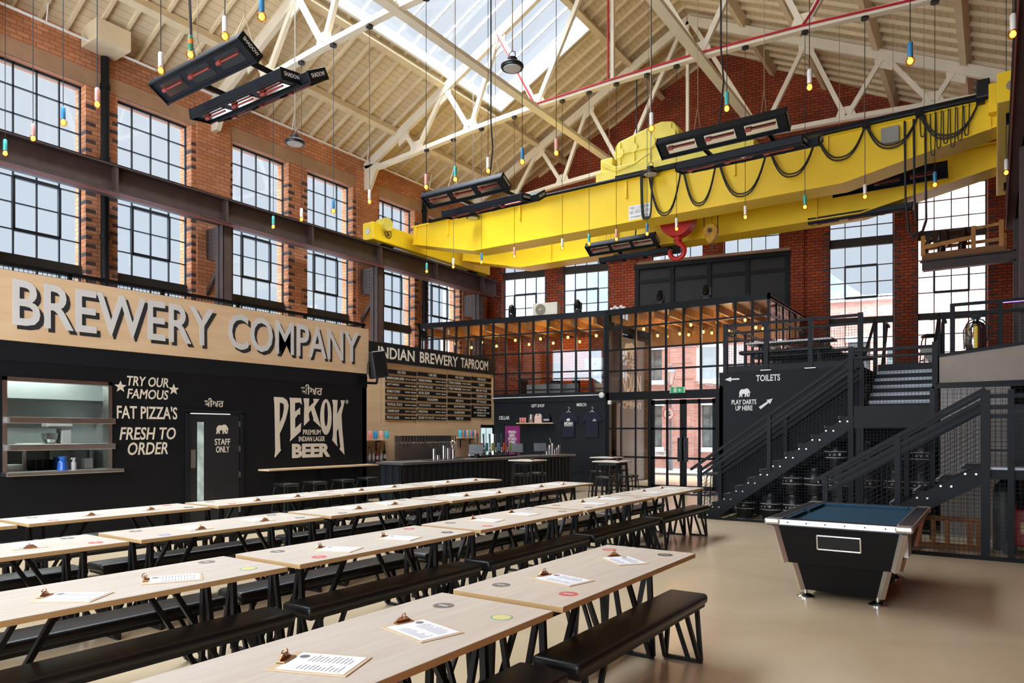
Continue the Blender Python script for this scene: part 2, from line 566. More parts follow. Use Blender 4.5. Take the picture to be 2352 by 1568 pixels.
for a, b in WE:
    window(mE, a, b, ZW(a), 9.2, 4, [z for z in (8.72, 8.2, 6.93, 6.41, 5.93, 4.65, 4.1) if z > ZW(a)], ((7.55, 7.82), (5.1, 5.3)) if a > 6 else ((7.55, 7.82),), (1, 3, 5.93, 6.93))
for a, b in WU:
    window(mE, a, b, 7.68, 9.2, 4, (8.2, 8.72))
sh = MB()
S0, S1 = 5.95, 10.9
sh.prism([(S0, 4.75), (S1, 4.75), (S1, 7.52), (S0, 7.52)], mE, -.06, .0)
SHUT = struct('trim_1', sh, mat('dark_shutter_steel', '#120e0c', .6))
m = MB()
for i in range(5):
    s = S0 + (S1 - S0) * i / 4
    m.prism([(s - .07, 4.75), (s + .07, 4.75), (s + .07, 7.52), (s - .07, 7.52)], mE, -.14, -.05)
m.prism([(S0 - .1, 7.40), (S1 + .1, 7.40), (S1 + .1, 7.56), (S0 - .1, 7.56)], mE, -.16, .02)
m.prism([(S0, 6.9), (S1, 6.9), (S1, 7.02), (S0, 7.02)], mE, -.1, -.05)
m.out('shutter_rail', STEEL, SHUT, kind='structure')
m = MB().prism([(S0 - .1, 7.57), (S1 + .1, 7.57), (S1 + .1, 7.68), (S0 - .1, 7.68)], mE, -.05, .02)
m.out('shutter_lintel', STONE, SHUT, kind='structure')

# roof: boarded slopes, a long skylight in the west slope
SKY = (-13.0, -9.7, -4.0, 18.2)
def slab(m, x0, x1, y0, y1):
    m.add([(x0, y0, zroof(x0)), (x1, y0, zroof(x1)), (x1, y1, zroof(x1)), (x0, y1, zroof(x0)),
           (x0, y0, zroof(x0) + .15), (x1, y0, zroof(x1) + .15), (x1, y1, zroof(x1) + .15), (x0, y1, zroof(x0) + .15)],
          [(0, 3, 2, 1), (4, 5, 6, 7), (0, 1, 5, 4), (1, 2, 6, 5), (2, 3, 7, 6), (3, 0, 4, 7)])
m = MB()
slab(m, XL - .6, SKY[0], -4.5, 26); slab(m, SKY[0], SKY[1], SKY[3], 26); slab(m, SKY[1], XM, -4.5, 26)
slab(m, SKY[0], SKY[1], -4.5, SKY[2])
CEIL = struct('ceiling', m, BOARDS_L)
m = MB(); slab(m, XM, XR + .6, -4.5, 26)
m.out('east_slope', BOARDS_R, CEIL, kind='structure')
m = MB()
y = -4.0
while y < 25.8:
    for x0, x1 in (((XL, SKY[0]), (SKY[1], XM), (XM, XR)) if y < SKY[3] else ((XL, XM), (XM, XR))):
        m.bar((x0, y, zroof(x0) - .06), (x1, y, zroof(x1) - .04), .06, .09)
    y += .5
m.out('rafter', RAFT, CEIL, kind='structure')
m = MB()
for x in (-14.95, -13.1, -9.62, -2.53, -.59, -4.45, -6.0):
    m.bar((x, -4.3, zroof(x) - .19), (x, 25.9 + min(0, (x - XR) * .18), zroof(x) - .19), .16, .26, up=(.447 if x < XM else -.447, 0, -.894))
m.out('purlin', RAFT, CEIL, kind='structure')
m = MB()                                                              # white upstand round the skylight
for x in SKY[:2]: m.bar((x, SKY[2], zroof(x) + .1), (x, SKY[3], zroof(x) + .1), .06, .5, up=(.447, 0, -.894))
m.bar((SKY[0], SKY[3], zroof(SKY[0]) + .1), (SKY[1], SKY[3], zroof(SKY[1]) + .1), .06, .5)
m.out('skylight_upstand', WHITE, CEIL, kind='structure')
sk = MB()
yy = SKY[2] + .3
while yy < SKY[3]:
    sk.bar((SKY[0], yy, zroof(SKY[0]) + .28), (SKY[1], yy, zroof(SKY[1]) + .28), .035, .06)
    yy += .62
NWIN[0] += 1
SKW = struct('window_%d' % NWIN[0], sk, mat('skylight_bar', '#dfe5ea', .5))
m = MB()
m.add([(SKY[0], SKY[2], zroof(SKY[0]) + .32), (SKY[1], SKY[2], zroof(SKY[1]) + .32), (SKY[1], SKY[3], zroof(SKY[1]) + .32), (SKY[0], SKY[3], zroof(SKY[0]) + .32)], [(0, 1, 2, 3)])
m.out('pane', SKYGL, SKW, kind='structure')

# walls the camera never sees but that close the room
HB = [(-15.6, -12.4, .4, 7), (-11.4, -8.2, .4, 7), (-7.2, -4, .4, 7), (-3, -.2, .4, 7)]
wb = strips(brks(-16.8, 1.4, HB, (XM,)), HB, lambda x: zroof(x) + .1, lambda s, z, d: (s, -4.3 - d, z), 0, .4)
struct('wall_back', wb, BRK_L)
struct('wall_right', MB().box((XR, -4.5, 0), (XR + .5, 25.6, 10.3)), BRK_F)

# daylight enters here: portals guide the sky's light through skylight and windows
cx = (SKY[0] + SKY[1]) / 2
area('skylight_portal', (cx, 7.1, zroof(cx) + .5), (0, math.radians(-26.57), 0), 3.7, 22.2, 1, portal=True)
area('left_window_portal', (XL - .55, 11.6, 6.2), (0, -PI / 2, 0), 6, 17.6, 1, portal=True)
area('back_window_portal', (-7.9, -4.75, 3.7), (PI / 2, 0, 0), 15.5, 6.7, 1, portal=True)
area('street_portal', mE(8.5, 4.5, .7), (-PI / 2, 0, A), 17, 9, 1, portal=True)

# ------------------------------------------------------------------ roof trusses
def ztop(d): return 14.15 - .5 * d
def zbot(d):
    P = [(0, 10.2), (2.2, 10.18), (4.4, 10.08), (8.4, 9.78)]
    for (a, za), (b, zb) in zip(P[:-1], P[1:]):
        if d <= b: return za + (zb - za) * (d - a) / (b - a)
    return 9.78
TY = [5.2, 10.4, 15.6, 20.7]
TN = ['over the closest tables', 'above the hatch wall and middle tables', 'with red conduit along its chord', 'directly behind the yellow crane before the gable']
for k, ty in enumerate(TY):
    t = thing('roof_truss', 'cream riveted steel roof truss ' + TN[k], 'roof truss', (XM, ty, 9.7), group='steel roof trusses')
    for sg in (-1, 1):
        P = lambda d, z: (XM + sg * d, ty, z)
        MB().bar(P(8.5, ztop(8.5)), P(0, ztop(0)), .12, .26).out('top_chord', CREAM, t)
        b = MB()
        for a, c in ((0, 2.2), (2.2, 4.4), (4.4, 8.5)): b.bar(P(a, zbot(a)), P(c, zbot(c)), .16, .12)
        b.out('bottom_chord', CREAM, t)
        for a, c in ((6.4, 6.9), (6.4, 5.3), (4.4, 5.3), (4.4, 3.4), (2.2, 3.4), (2.2, .1)):
            MB().bar(P(a, zbot(a)), P(c, ztop(c)), .1, .12).out('strut', CREAM, t)
        for a in (6.4, 4.4, 2.2):
            MB().prism([(a - .3, -.06), (a + .3, -.06), (a + .16, .32), (a - .16, .32)], lambda s, z, d: (XM + sg * s, ty + d, zbot(s) + z), -.02, .02).out('gusset_plate', CREAM, t)
        for a in (6.9, 5.3, 3.4):
            MB().prism([(a - .22, .08), (a + .22, .08), (a + .2, -.34), (a - .2, -.34)], lambda s, z, d: (XM + sg * s, ty + d, ztop(s) + z), -.02, .02).out('gusset_plate', CREAM, t)
        MB().prism([(7.9, .1), (8.55, .1), (8.55, -.65), (8.3, -.65)], lambda s, z, d: (XM + sg * s, ty + d, 9.85 + z), -.06, .06).out('heel_plate', CREAM, t)
    MB().bar((XM, ty, 10.2), (XM, ty, 14.1), .09, .09).out('king_post', CREAM, t)
LT = ['on the skylight side of the ridge', 'on the far side of the ridge over the pool table']
for k, x in enumerate((-9.9, -5.5)):
    t = MB().bar((x, -4.2, 10.12), (x, 20.7, 10.12), .22, .1).out('tie_beam', CREAM)
    tag(t, 'long flat cream tie joining the trusses ' + LT[k], 'beam', 'long ties between the trusses')
p = thing('conduit', 'bright red conduit clipped along the truss chord', 'conduit', (XM, 15.45, 10))
MB().tube([(XM - 3.4, 15.5, 12.4), (XM - 2.25, 15.49, 10.3), (XM - 2.2, 15.49, 10.2), (XM, 15.49, 10.22), (XM + 2.2, 15.49, 10.2), (XM + 4.4, 15.49, 10.1), (XM + 8.2, 15.49, 9.8)], .025, 6).out('chord_run', REDP, p)
MB().tube([(XM - .08, 15.5, 10.22), (XM - .08, 15.52, 14)], .025, 6).out('riser', REDP, p)
MB().tube([(XM + 4.4, 15.5, 10.1), (XM + 4.6, 15.5, 10.35), (XM + 5.25, 15.5, 11.4)], .025, 6).out('branch', REDP, p)
t = MB().tube([(XL + .35, 0, 10.0), (XL + .35, 22, 10.0)], .03, 8)
for y in (3.2, 6.5, 9.7, 12.6, 15.4, 18.3): t.cyl((XL + .35, y, 10.0), (XL + .45, y, 10.45), .014, n=6)
tag(t.out('sprinkler_pipe', WHITE), 'thin white pipe running under the eaves of the window wall', 'pipe')
for y, s in ((7.75, 'between the two windows above the hatch'), (18.3, 'beyond the end of the crane girder')):
    p = thing('downpipe', 'black cast iron downpipe on the brick pier ' + s, 'pipe', (XL + .14, y, 3), group='black downpipes')
    MB().cyl((XL + .14, y, 3.3), (XL + .14, y, 9.9), .085, n=14).out('pipe', STEEL, p, smooth=True, auto=40)
    m = MB()
    for z in (4.3, 5.9, 7.6, 9.2): m.cyl((XL + .14, y, z), (XL + .14, y, z + .1), .105, n=14)
    m.out('collar', STEEL, p)
MB().box((XL + .05, 7.3, 9.95), (XL + .75, 8.0, 10.38)).out('rainwater_box', RAFT, CEIL, kind='structure')
# ------------------------------------------------------------------ crane rails, their columns, the crane
def ibeam(m, x, y0, y1, z0, z1, w, t=.03):
    m.box((x - w / 2, y0, z1 - t), (x + w / 2, y1, z1)).box((x - w / 2, y0, z0), (x + w / 2, y1, z0 + t)).box((x - .015, y0, z0), (x + .015, y1, z1))
def rivets(m, fn, A, B, na, nb, r=.016):
    for i in range(na):
        for j in range(nb):
            a = A[0] + (B[0] - A[0]) * (i + .5) / na; b = A[1] + (B[1] - A[1]) * (j + .5) / nb
            m.prism([(a - r, b - r), (a + r, b - r), (a + r, b + r), (a - r, b + r)], fn, 0, .014)
for x, sg, nm in ((-15.52, 1, 'in front of the tall windows above the big lettered board'), (.42, -1, 'overhead beside the elephant platform')):
    t = thing('crane_rail_beam', 'brown riveted steel runway beam ' + nm, 'crane rail', (x, 10, 6.7), group='crane runway beams')
    m = MB(); ibeam(m, x, -3, 21.6, 6.72, 7.30, .42)
    m.out('girder', BROWN, t)
    MB().box((x - .05, -3, 7.30), (x + .05, 21.5, 7.38)).out('rail', STEEL, t)
    m = MB()
    for y in [5.0 + i * 2.6 for i in range(-2, 7)]: m.box((x - .19, y - .03, 6.75), (x + .19, y + .03, 7.27))
    m.out('web_stiffener', BROWN, t)
    q = MB()
    for i in range(3): q.tube([(x + sg * .19, -2.5, 6.66 + i * .035), (x + sg * .19, 21.2, 6.66 + i * .035)], .012, 5)
    q.out('collector_wire', (mat('dull_red_bar', '#7c3c37', .6), mat('dull_green_bar', '#6f7d5c', .6))[0], t)
    for y in (5.05, 10.3, 15.5, 20.62):
        c = thing('crane_column', 'brown riveted steel column under the runway beam ' + {(-15.52, 5.05): 'hidden low by the big lettered board, closest one', (-15.52, 10.3): 'between the second and third window', (-15.52, 15.5): 'rising behind the taproom sign', (-15.52, 20.62): 'in the far corner behind the office glazing'}.get((x, y), 'on the pool table side, number %d' % int(y) if y < 20 else 'carrying the elephant platform'), 'column', (x, y, 0), group='crane columns')
        cx = x - sg * .1
        m = MB(); m.box((cx - .16, y - .14, 0), (cx + .16, y - .11, 6.7)).box((cx - .16, y + .11, 0), (cx + .16, y + .14, 6.7)).box((cx - .015, y - .14, 0), (cx + .015, y + .14, 6.7))
        m.box((cx + sg * .13, y - .13, 0), (cx + sg * .16, y + .13, 6.7))
        m.out('shaft', BROWN, c)
        wx = XL if sg > 0 else XR
        m = MB().prism([(wx, 6.7), (cx, 6.7), (cx, 5.85), (wx + sg * .1, 5.95)], lambda a, b, d: (a, y + d, b), -.1, .1)
        rivets(m, lambda a, b, d: (a, y - .1 - d, b), (wx + sg * .08, 5.97), (cx, 6.65), 4, 7)
        m.out('riveted_bracket', BROWN, c)
        MB().bar((cx, y - .05, 5.85), (wx + sg * .03, y - .05, 5.1), .09, .1).out('brace', BROWN, c)
        MB().bar((cx, y - .05, 4.0), (wx + sg * .03, y - .05, 4.6), .05, .12).out('tie_bar', BROWN, c)

cr = thing('overhead_crane', 'yellow overhead travelling crane of two deep girders spanning the hall', 'crane', (XM, 18, 7))
def girder(m, y0, y1):
    P = [(-15.05, 8.06), (.05, 8.06), (.05, 7.55), (-2.7, 7.0), (-12.65, 7.0), (-15.05, 7.55)]
    m.prism(P, lambda a, b, d: (a, d, b), y0, y1)
    for a, b in ((0, 1),):
        m.bar((-15.05, (y0 + y1) / 2, 8.08), (.05, (y0 + y1) / 2, 8.08), y1 - y0 + .1, .05)
    for (xa, za), (xb, zb) in ((P[2], P[3]), (P[3], P[4]), (P[4], P[5])):
        m.bar((xa, (y0 + y1) / 2, za), (xb, (y0 + y1) / 2, zb), y1 - y0 + .1, .03)
    return m
FY = 16.5
girder(MB(), FY, FY + .6).out('front_girder', YEL, cr)
girder(MB(), 19.0, 19.6).out('rear_girder', YEL, cr)
m = MB()
for x in (-13.6, -11.0, -7.75, -5.0, -3.0): m.box((x - .025, FY - .06, 7.62), (x + .025, FY, 8.05))
for x in (-11.5, -9.2, -6.4, -3.7): m.box((x - .02, 18.95, 7.05), (x + .02, 19.0, 8.0))
for x in (-14.9, -.1): m.box((x - .04, FY - .05, 7.5), (x + .04, FY, 8.05))
m.out('stiffener', YEL, cr)
for x, y0, y1 in ((-15.5, 15.0, 20.9), (.25, 15.0, 20.9)):
    e = MB().box((x - .22, y0, 7.42), (x + .22, y1, 7.95)).out('end_carriage', YEL, cr, bev=.02)
    q = MB()
    for y in (y0 + .8, y1 - .8): q.cyl((x - .08, y, 7.6), (x + .08, y, 7.6), .3, n=20)
    q.out('wheel', STEEL, e, smooth=True, auto=40)
    MB().cyl((x, y0 - .012, 7.68), (x, y0, 7.68), .09, n=16).out('buffer', INOX, e)
MB().cyl((-15.15, 15.5, 7.95), (-15.5, 15.5, 7.95), .2, n=16).out('drive_gear', YEL2, cr, smooth=True, auto=40)
m = MB().text('S', (-15.275, 15.55, 7.62), (0, 1, 0), (0, 0, 1), .14, .2, .003)
m.cyl((-15.28, 15.62, 7.72), (-15.276, 15.62, 7.72), .14, n=18)
MB().tube([(-15.276, 15.62 + .14 * math.cos(i * PI / 10), 7.72 + .14 * math.sin(i * PI / 10)) for i in range(20)], .012, 5, closed=True).merge(MB().text('S', (-15.28, 15.55, 7.63), (0, 1, 0), (0, 0, 1), .14, .18, .006, bold=.02)).out('maker_roundel', BROWN, cr)
MB().box((-.1, FY - .25, 7.75), (.3, FY + .1, 8.3)).out('end_box', YEL, cr, bev=.01)
MB().box((-.3, FY - .2, 8.1), (-.08, FY + .1, 8.45)).out('switch_panel', BLACKP, cr, bev=.02)
m = MB().tube([(-14.3, FY - .12, 8.1), (.0, FY - .12, 8.12)], .045, 8).box((-8, FY - .16, 8.13), (0, FY - .04, 8.19))
m.out('cable_track', STEEL, cr)
MB().box((-1.95, FY - .12, 7.62), (-1.62, FY - .02, 7.95)).out('junction_box', mat('grey_box', '#8d8b86', .5), cr, bev=.01)
sg_ = thing('maker_plate', 'white maker plate with dark lettering riveted on the front crane girder', 'sign', (-7.4, FY - .01, 7.2))
MB().box((-7.69, FY - .012, 7.04), (-7.1, FY, 7.40)).out('plate', WHITE, sg_)
m = MB()
for t_, z, h, w in (('MJD  LYE 2318', 7.29, .075, .5), ('MJD CRANES LTD', 7.17, .09, .53), ('CRADLEY', 7.27, .02, .2), ('LYE STOURBRIDGE  WEST MIDS', 7.085, .045, .5)):
    m.text(t_, (-7.395, FY - .014, z), (1, 0, 0), (0, 0, 1), w, h, .002, align='C')
m.out('plate_lettering', INK, sg_)

# festoon cables in front of the girder
SUP = [(-7.19, 8.05), (-7.1, 8.05), (-6.22, 8.05), (-5.36, 8.05), (-4.2, 8.05), (-3.18, 8.05), (-2.22, 8.05), (-1.25, 8.05), (-.23, 8.04)]
BOT = [(0, 0), (-6.57, 6.97), (-5.76, 7.05), (-4.79, 7.08), (-3.7, 7.31), (-2.73, 7.46), (-1.77, 7.5), (-.72, 7.47)]
def loop(x0, z0, x1, z1, zb, y, p=3.0, n=14):
    pts = []
    for i in range(n + 1):
        u = i / n
        s = 1 - abs(2 * u - 1) ** p
        zt = z0 + (z1 - z0) * u
        pts.append((x0 + (x1 - x0) * (.5 + .5 * math.copysign(abs(2 * u - 1) ** .8, 2 * u - 1)), y, zt + (zb - zt) * s))
    return pts
fes = thing('festoon_cable', 'black festoon cable hanging in loops along the yellow front girder', 'cable', (-4, FY - .12, 8))
for i in range(1, 8):
    m = MB()
    for k in range(2):
        m.tube(loop(SUP[i][0] + .03 * k, SUP[i][1], SUP[i + 1][0] - .03, SUP[i + 1][1], BOT[i][1] + .05 * k, FY - .12 - .03 * k, 2.0), .017, 6)
    m.out('cable_loop', CABLE, fes)
m = MB()
for k in range(2): m.tube(loop(-7.3 + .03 * k, 8.05, -7.0, 8.0, 6.97 + .03 * k, FY - .14, 6), .024, 6)
m.out('cable_loop', CABLE, fes)
m = MB()
for x, z in SUP: m.box((x - .07, FY - .19, z - .03), (x + .07, FY - .05, z + .08))
m.out('cable_trolley', STEEL, fes)
pc = thing('control_cable', 'bundle of thin cables looped up at the pool table end of the crane girder', 'cable', (-.9, FY - .1, 8))
for i, (x, zb) in enumerate(((-1.2, 7.62), (-1.02, 7.2), (-.92, 7.32), (-.8, 7.38), (-.68, 7.28), (-.56, 7.38), (-.45, 7.45))):
    MB().tube(loop(x - .05, 8.03, x + .04, 8.05, zb, FY - .08 - .01 * i, 5), .011, 5).out('slack_loop', CABLE, pc)
pd = thing('pendant_cable', 'long black pendant cable hanging down past both girders in front of the brick pier', 'cable', (-1.5, FY - .15, 7))
for dx in (0, .16, .36): MB().tube([(-1.52 + dx, FY - .1, 8.0), (-1.5 + dx, FY - .12, 6.4), (-1.46 + dx * .9, FY - .12, 5.9)], .022, 6).out('drop', CABLE, pd)
MB().tube([(-1.46, FY - .12, 5.9), (-1.44, FY - .12, 5.72), (-1.36, FY - .12, 5.64), (-1.2, FY - .12, 5.7), (-1.14, FY - .12, 5.9)], .03, 6).out('bottom_loop', CABLE, pd)

# hoist trolley on top of the girders, hooks below
ho = thing('hoist_trolley', 'pale yellow hoist gearbox trolley standing on the crane girders', 'hoist', (-7.4, 17.8, 8.1))
MB().box((-8.6, 16.7, 8.32), (-4.6, 19.4, 8.5)).box((-8.7, 16.62, 8.2), (-4.6, 16.72, 8.5)).out('trolley_frame', YEL2, ho, bev=.015)
m = MB()
for x in (-8.15, -5.0):
    for y in (16.8, 19.3): m.cyl((x, y - .06, 8.28), (x, y + .06, 8.28), .17, n=18)
m.out('trolley_wheel', YEL, ho)
g = MB().prism([(-8.3, 8.5), (-6.55, 8.5), (-6.55, 9.3), (-6.7, 9.5), (-7.0, 9.57), (-7.3, 9.52), (-8.2, 9.32), (-8.3, 9.2)], lambda a, b, d: (a, d, b), 16.95, 17.75)
g.out('gearbox', YEL2, ho, bev=.04, seg=3)
m = MB()
for x, z, r in ((-8.15, 8.98, .13), (-7.75, 9.04, .12), (-7.3, 9.08, .16), (-6.75, 9.15, .15)):
    m.cyl((x, 16.88, z), (x, 16.96, z), r, n=16)
    m.box((x - .03, 16.9, 8.52), (x + .03, 16.95, z)); m.bar((x, 16.92, z), (x + .02, 16.92, z + .3), .03)
m.box((-8.3, 16.9, 8.95), (-6.55, 16.95, 9.0))
m.out('bearing_cap', YEL2, ho)
MB().box((-8.6, 16.7, 8.5), (-8.25, 17.2, 8.85)).out('brake_box', YEL2, ho, bev=.02)
m = MB()
for x in (-6.98, -6.62): m.box((x - .1, 16.72, 8.45), (x + .1, 16.9, 8.78))
m.out('bracket', YEL2, ho)
MB().cyl((-6.3, 17.9, 8.95), (-5.2, 17.9, 8.95), .38, n=24).out('rope_drum', YEL2, ho, smooth=True, auto=40)
MB().cyl((-6.2, 18.7, 9.0), (-5.7, 18.7, 9.0), .45, n=20).cyl((-5.6, 17.0, 8.65), (-4.9, 17.0, 8.65), .14, n=14).out('motor', YEL2, ho, smooth=True, auto=40)
m = MB()
for k in range(3): m.tube([(-8.5, 16.65, 8.75 - .05 * k), (-8.1, 16.6, 8.5 - .04 * k), (-7.6, 16.6, 8.5), (-7.2, 16.65, 8.7)], .03, 6)
m.out('hose', YEL2, ho)
hb = thing('hook_block', 'big red crane hook under a red sheave block below the girders', 'crane hook', (-6.92, 17.9, 6.8))
def half(r, c, a0, a1, n=20): return [(c[0] + r * math.cos(a0 + (a1 - a0) * i / n), c[1] + r * math.sin(a0 + (a1 - a0) * i / n)) for i in range(n + 1)]
MB().prism(half(.46, (-6.92, 7.28), PI, 2 * PI) + [(-6.46, 7.45), (-7.38, 7.45)], lambda a, b, d: (a, d, b), 17.72, 18.08).out('sheave_block', RED, hb, bev=.02)
MB().cyl((-6.92, 18.12, 7.25), (-6.92, 17.68, 7.25), .1, n=16).out('sheave_pin', RED, hb)
m = MB(); hk = []
for i in range(19):
    a = math.radians(75 - i * 15)
    hk.append((-6.95 + .2 * math.cos(a), 17.9, 6.45 + .2 * math.sin(a)))
m.tube([(-6.93, 17.9, 6.9), (-6.93, 17.9, 6.72)] + hk, .065, 10)
m.cyl((-6.93, 17.9, 6.72), (-6.93, 17.9, 6.9), .12, .09, n=12)
m.out('hook', RED, hb, smooth=True)
m = MB()
for x in (-7.15, -6.7): m.cyl((x, 17.9, 7.4), (x, 17.9, 8.35), .012, n=6)
m.out('rope', CABLE, hb)
ab = thing('auxiliary_hook', 'small yellow auxiliary pulley block with a little hook beside the red one', 'crane hook', (-6.04, 17.9, 6.7))
MB().prism([(-6.04 + x, z) for x, z in half(.19, (0, 6.84), 0, PI, 12)] + [(-6.22, 6.75), (-6.09, 6.52), (-5.99, 6.52), (-5.86, 6.75)], lambda a, b, d: (a, d, b), 17.82, 17.98).out('pulley_block', mat('worn_yellow', '#b88a1e', .5, var=.3, vscale=8), ab, bev=.02)
MB().cyl((-6.04, 17.80, 6.84), (-6.04, 18.0, 6.84), .06, n=12).out('pulley_pin', BROWN, ab)
MB().tube([(-6.04, 17.9, 6.55), (-6.04, 17.9, 6.46)] + [(-6.04 + .055 * math.cos(math.radians(80 - 20 * i)), 17.9, 6.4 + .055 * math.sin(math.radians(80 - 20 * i))) for i in range(13)], .018, 8).out('hook', BROWN, ab)
m = MB()
for x in (-6.22, -5.86): m.cyl((x, 17.9, 6.84), (x, 17.9, 8.3), .012, n=6)
m.out('rope', CABLE, ab)

# ------------------------------------------------------------------ pendant bulbs in recycled drink cans, three rows
CANS = [mat('can_teal', '#4fb0a8', .35, .3), mat('can_white', '#e9e5df', .35, .2), mat('can_pink', '#e2a39a', .35, .2), mat('can_blue', '#3f86b5', .35, .3), mat('can_green', '#4f8f6a', .35, .3)]
CN = ['teal', 'white', 'pale pink', 'blue', 'green and yellow']
def pendant(x, y, z, ci, lab, ztop_, grp):
    t = thing('pendant_lamp', lab, 'hanging lamp', (x, y, z), group=grp)
    c = MB().lathe([(.025, .30), (.033, .285), (.033, .115), (.028, .10)], (x, y, z), 12).out('can_shade', CANS[ci], t, smooth=True, auto=40)
    if ci == 4: MB().lathe([(.0335, .19), (.0335, .25)], (x, y, z), 12).out('can_label', mat('label_orange', '#d9782c', .5), c)
    b = MB().ball((x, y, z + .055), .058, 12, 8, 1.05).out('bulb', BULBSH, t, smooth=True)
    MB().ball((x, y, z + .055), .036, 10, 6, 1.15).out('filament', BULB, b, smooth=True)
    MB().lathe([(.03, .09), (.03, .118)], (x, y, z), 10).out('bulb_cap', CHROME, b)
    MB().cyl((x, y, z + .30), (x, y, ztop_), .006, n=5).out('cord', CABLE, t)
    MB().lathe([(.075, 0), (.075, .05), (.03, .09)], (x, y, ztop_ - .02), 14).out('ceiling_rose', BLACKP, t, smooth=True, auto=40)
R1 = [-7.14, -7.87, -8.62, -9.33, -11.08, -12.17, -13.25, -14.36]
R2 = [.18, -.9, -2.12, -3.27, -4.46, -6.2, -6.9, -7.65, -8.42, -9.15, -10.7, -11.8, -12.85, -13.85]
R3 = [.17, -.94, -2.14, -3.27, -4.5, -6.07, -6.8, -7.6, -8.35, -9.12, -10.6, -11.7, -12.7, -13.7]
C1 = [3, 1, 4, 1, 2, 3, 2, 0]
C2 = [1, 3, 1, 0, 1, 2, 3, 1, 0, 2, 1, 3, 1, 0]
C3 = [1, 3, 1, 0, 1, 1, 3, 2, 0, 1, 2, 3, 1, 0]
ORD = ['first', 'second', 'third', 'fourth', 'fifth', 'sixth', 'seventh', 'eighth', 'ninth', 'tenth', 'eleventh', 'twelfth', 'thirteenth', 'fourteenth']
for row, y, z, cs, nm, k0 in ((R1, 5.2, 6.5, C1, 'closest row', 0), (R2, 10.4, 6.38, C2, 'middle row', 0), (R3, 15.6, 6.3, C3, 'row before the crane', 0)):
    n = len(row)
    for i, x in enumerate(row):
        lab = 'bulb in %s can, %s from window wall, %s' % (CN[cs[i]], ORD[n - 1 - i], nm)
        pendant(x, y, z, cs[i], lab, zbot(abs(x - XM)) - .08, 'can pendant bulbs')

# ------------------------------------------------------------------ infrared heater clusters
def heater(cx, y, z, lab, bars, L=2.3):
    t = thing('infrared_heater', lab, 'heater', (cx, y, z), group='black infrared heater clusters')
    for dx, dy, dz, tilt in bars:
        M_ = Matrix.Translation((cx + dx, y + dy, z + dz)) @ Matrix.Rotation(math.radians(tilt), 4, 'X')
        h = MB()
        h.box((-L / 2, -.19, .0), (L / 2, .19, .13)).box((-L / 2, -.19, -.03), (L / 2, -.16, 0)).box((-L / 2, .16, -.03), (L / 2, .19, 0))
        hs = h.xf(M_).out('housing', STEEL2, t, bev=.012)
        for s in (-1, 1): MB().box((s * L / 2 - .012, -.2, -.035), (s * L / 2 + .012, .2, .14)).xf(M_).out('end_plate', STEEL, hs, bev=.02)
        MB().text('SHADOW', (.012 + L / 2 + .001, -.14, .03), (0, 1, 0), (0, 0, 1), .28, .06, .002).xf(M_).out('maker_lettering', WHITE, hs)
        for k in (-1, 0, 1):
            rx = k * L * .31
            r = MB()
            n = 8
            for i in range(n):
                a0, a1 = PI * i / n, PI * (i + 1) / n
                r.add([(rx - .27, -.1 * math.cos(a0), -.002 - .0 + .001), (rx + .27, -.1 * math.cos(a0), -.001), (rx + .27, -.1 * math.cos(a1), -.001), (rx - .27, -.1 * math.cos(a1), -.001)], [(0, 1, 2, 3)])
            r = MB().box((rx - .27, -.1, -.006), (rx + .27, .1, -.001))
            q = r.xf(M_).out('heating_lamp', HEATGL, hs)
            MB().cyl((rx - .25, -.02, -.03), (rx + .25, -.02, -.03), .014, n=8).cyl((rx - .26, -.02, -.03), (rx - .16, -.02, -.03), .03, n=8).xf(M_).out('quartz_tube', mat('quartz_red', '#8a3c36', .25), hs)
    MB().bar((cx + .7, y + bars[0][1], z + .1), (cx + .7, y + bars[-1][1] + .1, z + .1), .06).bar((cx - .5, y + bars[0][1], z + .1), (cx - .5, y + bars[-1][1] + .1, z + .1), .06).out('cross_arm', STEEL, t)
    MB().box((cx - .65, y + .15, z + .06), (cx - .35, y + .32, z + .2)).out('control_box', BLACKP, t, bev=.02)
    for dx in (-.5, .7):
        m = MB().tube([(cx + dx, y + .0, z + .12), (cx + dx, y + .25, z + .75)], .006, 5).tube([(cx + dx, y + .5, z + .12), (cx + dx, y + .25, z + .75)], .006, 5)
        m.tube([(cx + dx, y + .25, z + .75), (cx + dx, y + .25, zroof(cx + dx) - .1)], .006, 5)
        m.out('suspension_wire', mat('wire_rope', '#a89478', .4, .6), t)
B3 = [(0, 0, 0, -32), (.15, .62, -.22, 8), (.35, .95, -.12, 30)]
heater(-9.75, 6.05, 7.0, 'cluster of three black heaters closest to the camera over the second table row', B3)
heater(-9.95, 12.6, 7.08, 'cluster of black heaters hanging at the hatch side of the crane hoist', B3)
heater(-4.05, 12.5, 6.93, 'cluster of black heaters hanging in front of the yellow hoist', B3)
heater(-8.6, 17.95, 6.85, 'cluster of black heaters below the crane girder by the red hook', B3, 2.1)
heater(-2.0, 17.9, 7.3, 'single black heater bar partly behind the front crane girder', [(0, 0, 0, -25)])
heater(-2.75, 19.2, 6.98, 'single black heater bar before the window above the mezzanine', [(0, 0, 0, 10)])
m = thing('power_cable', 'black cable dropping to the heaters above the second table row', 'cable', (-10.4, 6.3, 7.2))
MB().tube([(-10.3, 6.2, 11), (-10.32, 6.2, 8.6), (-10.25, 6.2, 7.7), (-10.1, 6.2, 7.2)], .02, 6).out('cable_run', CABLE, m)
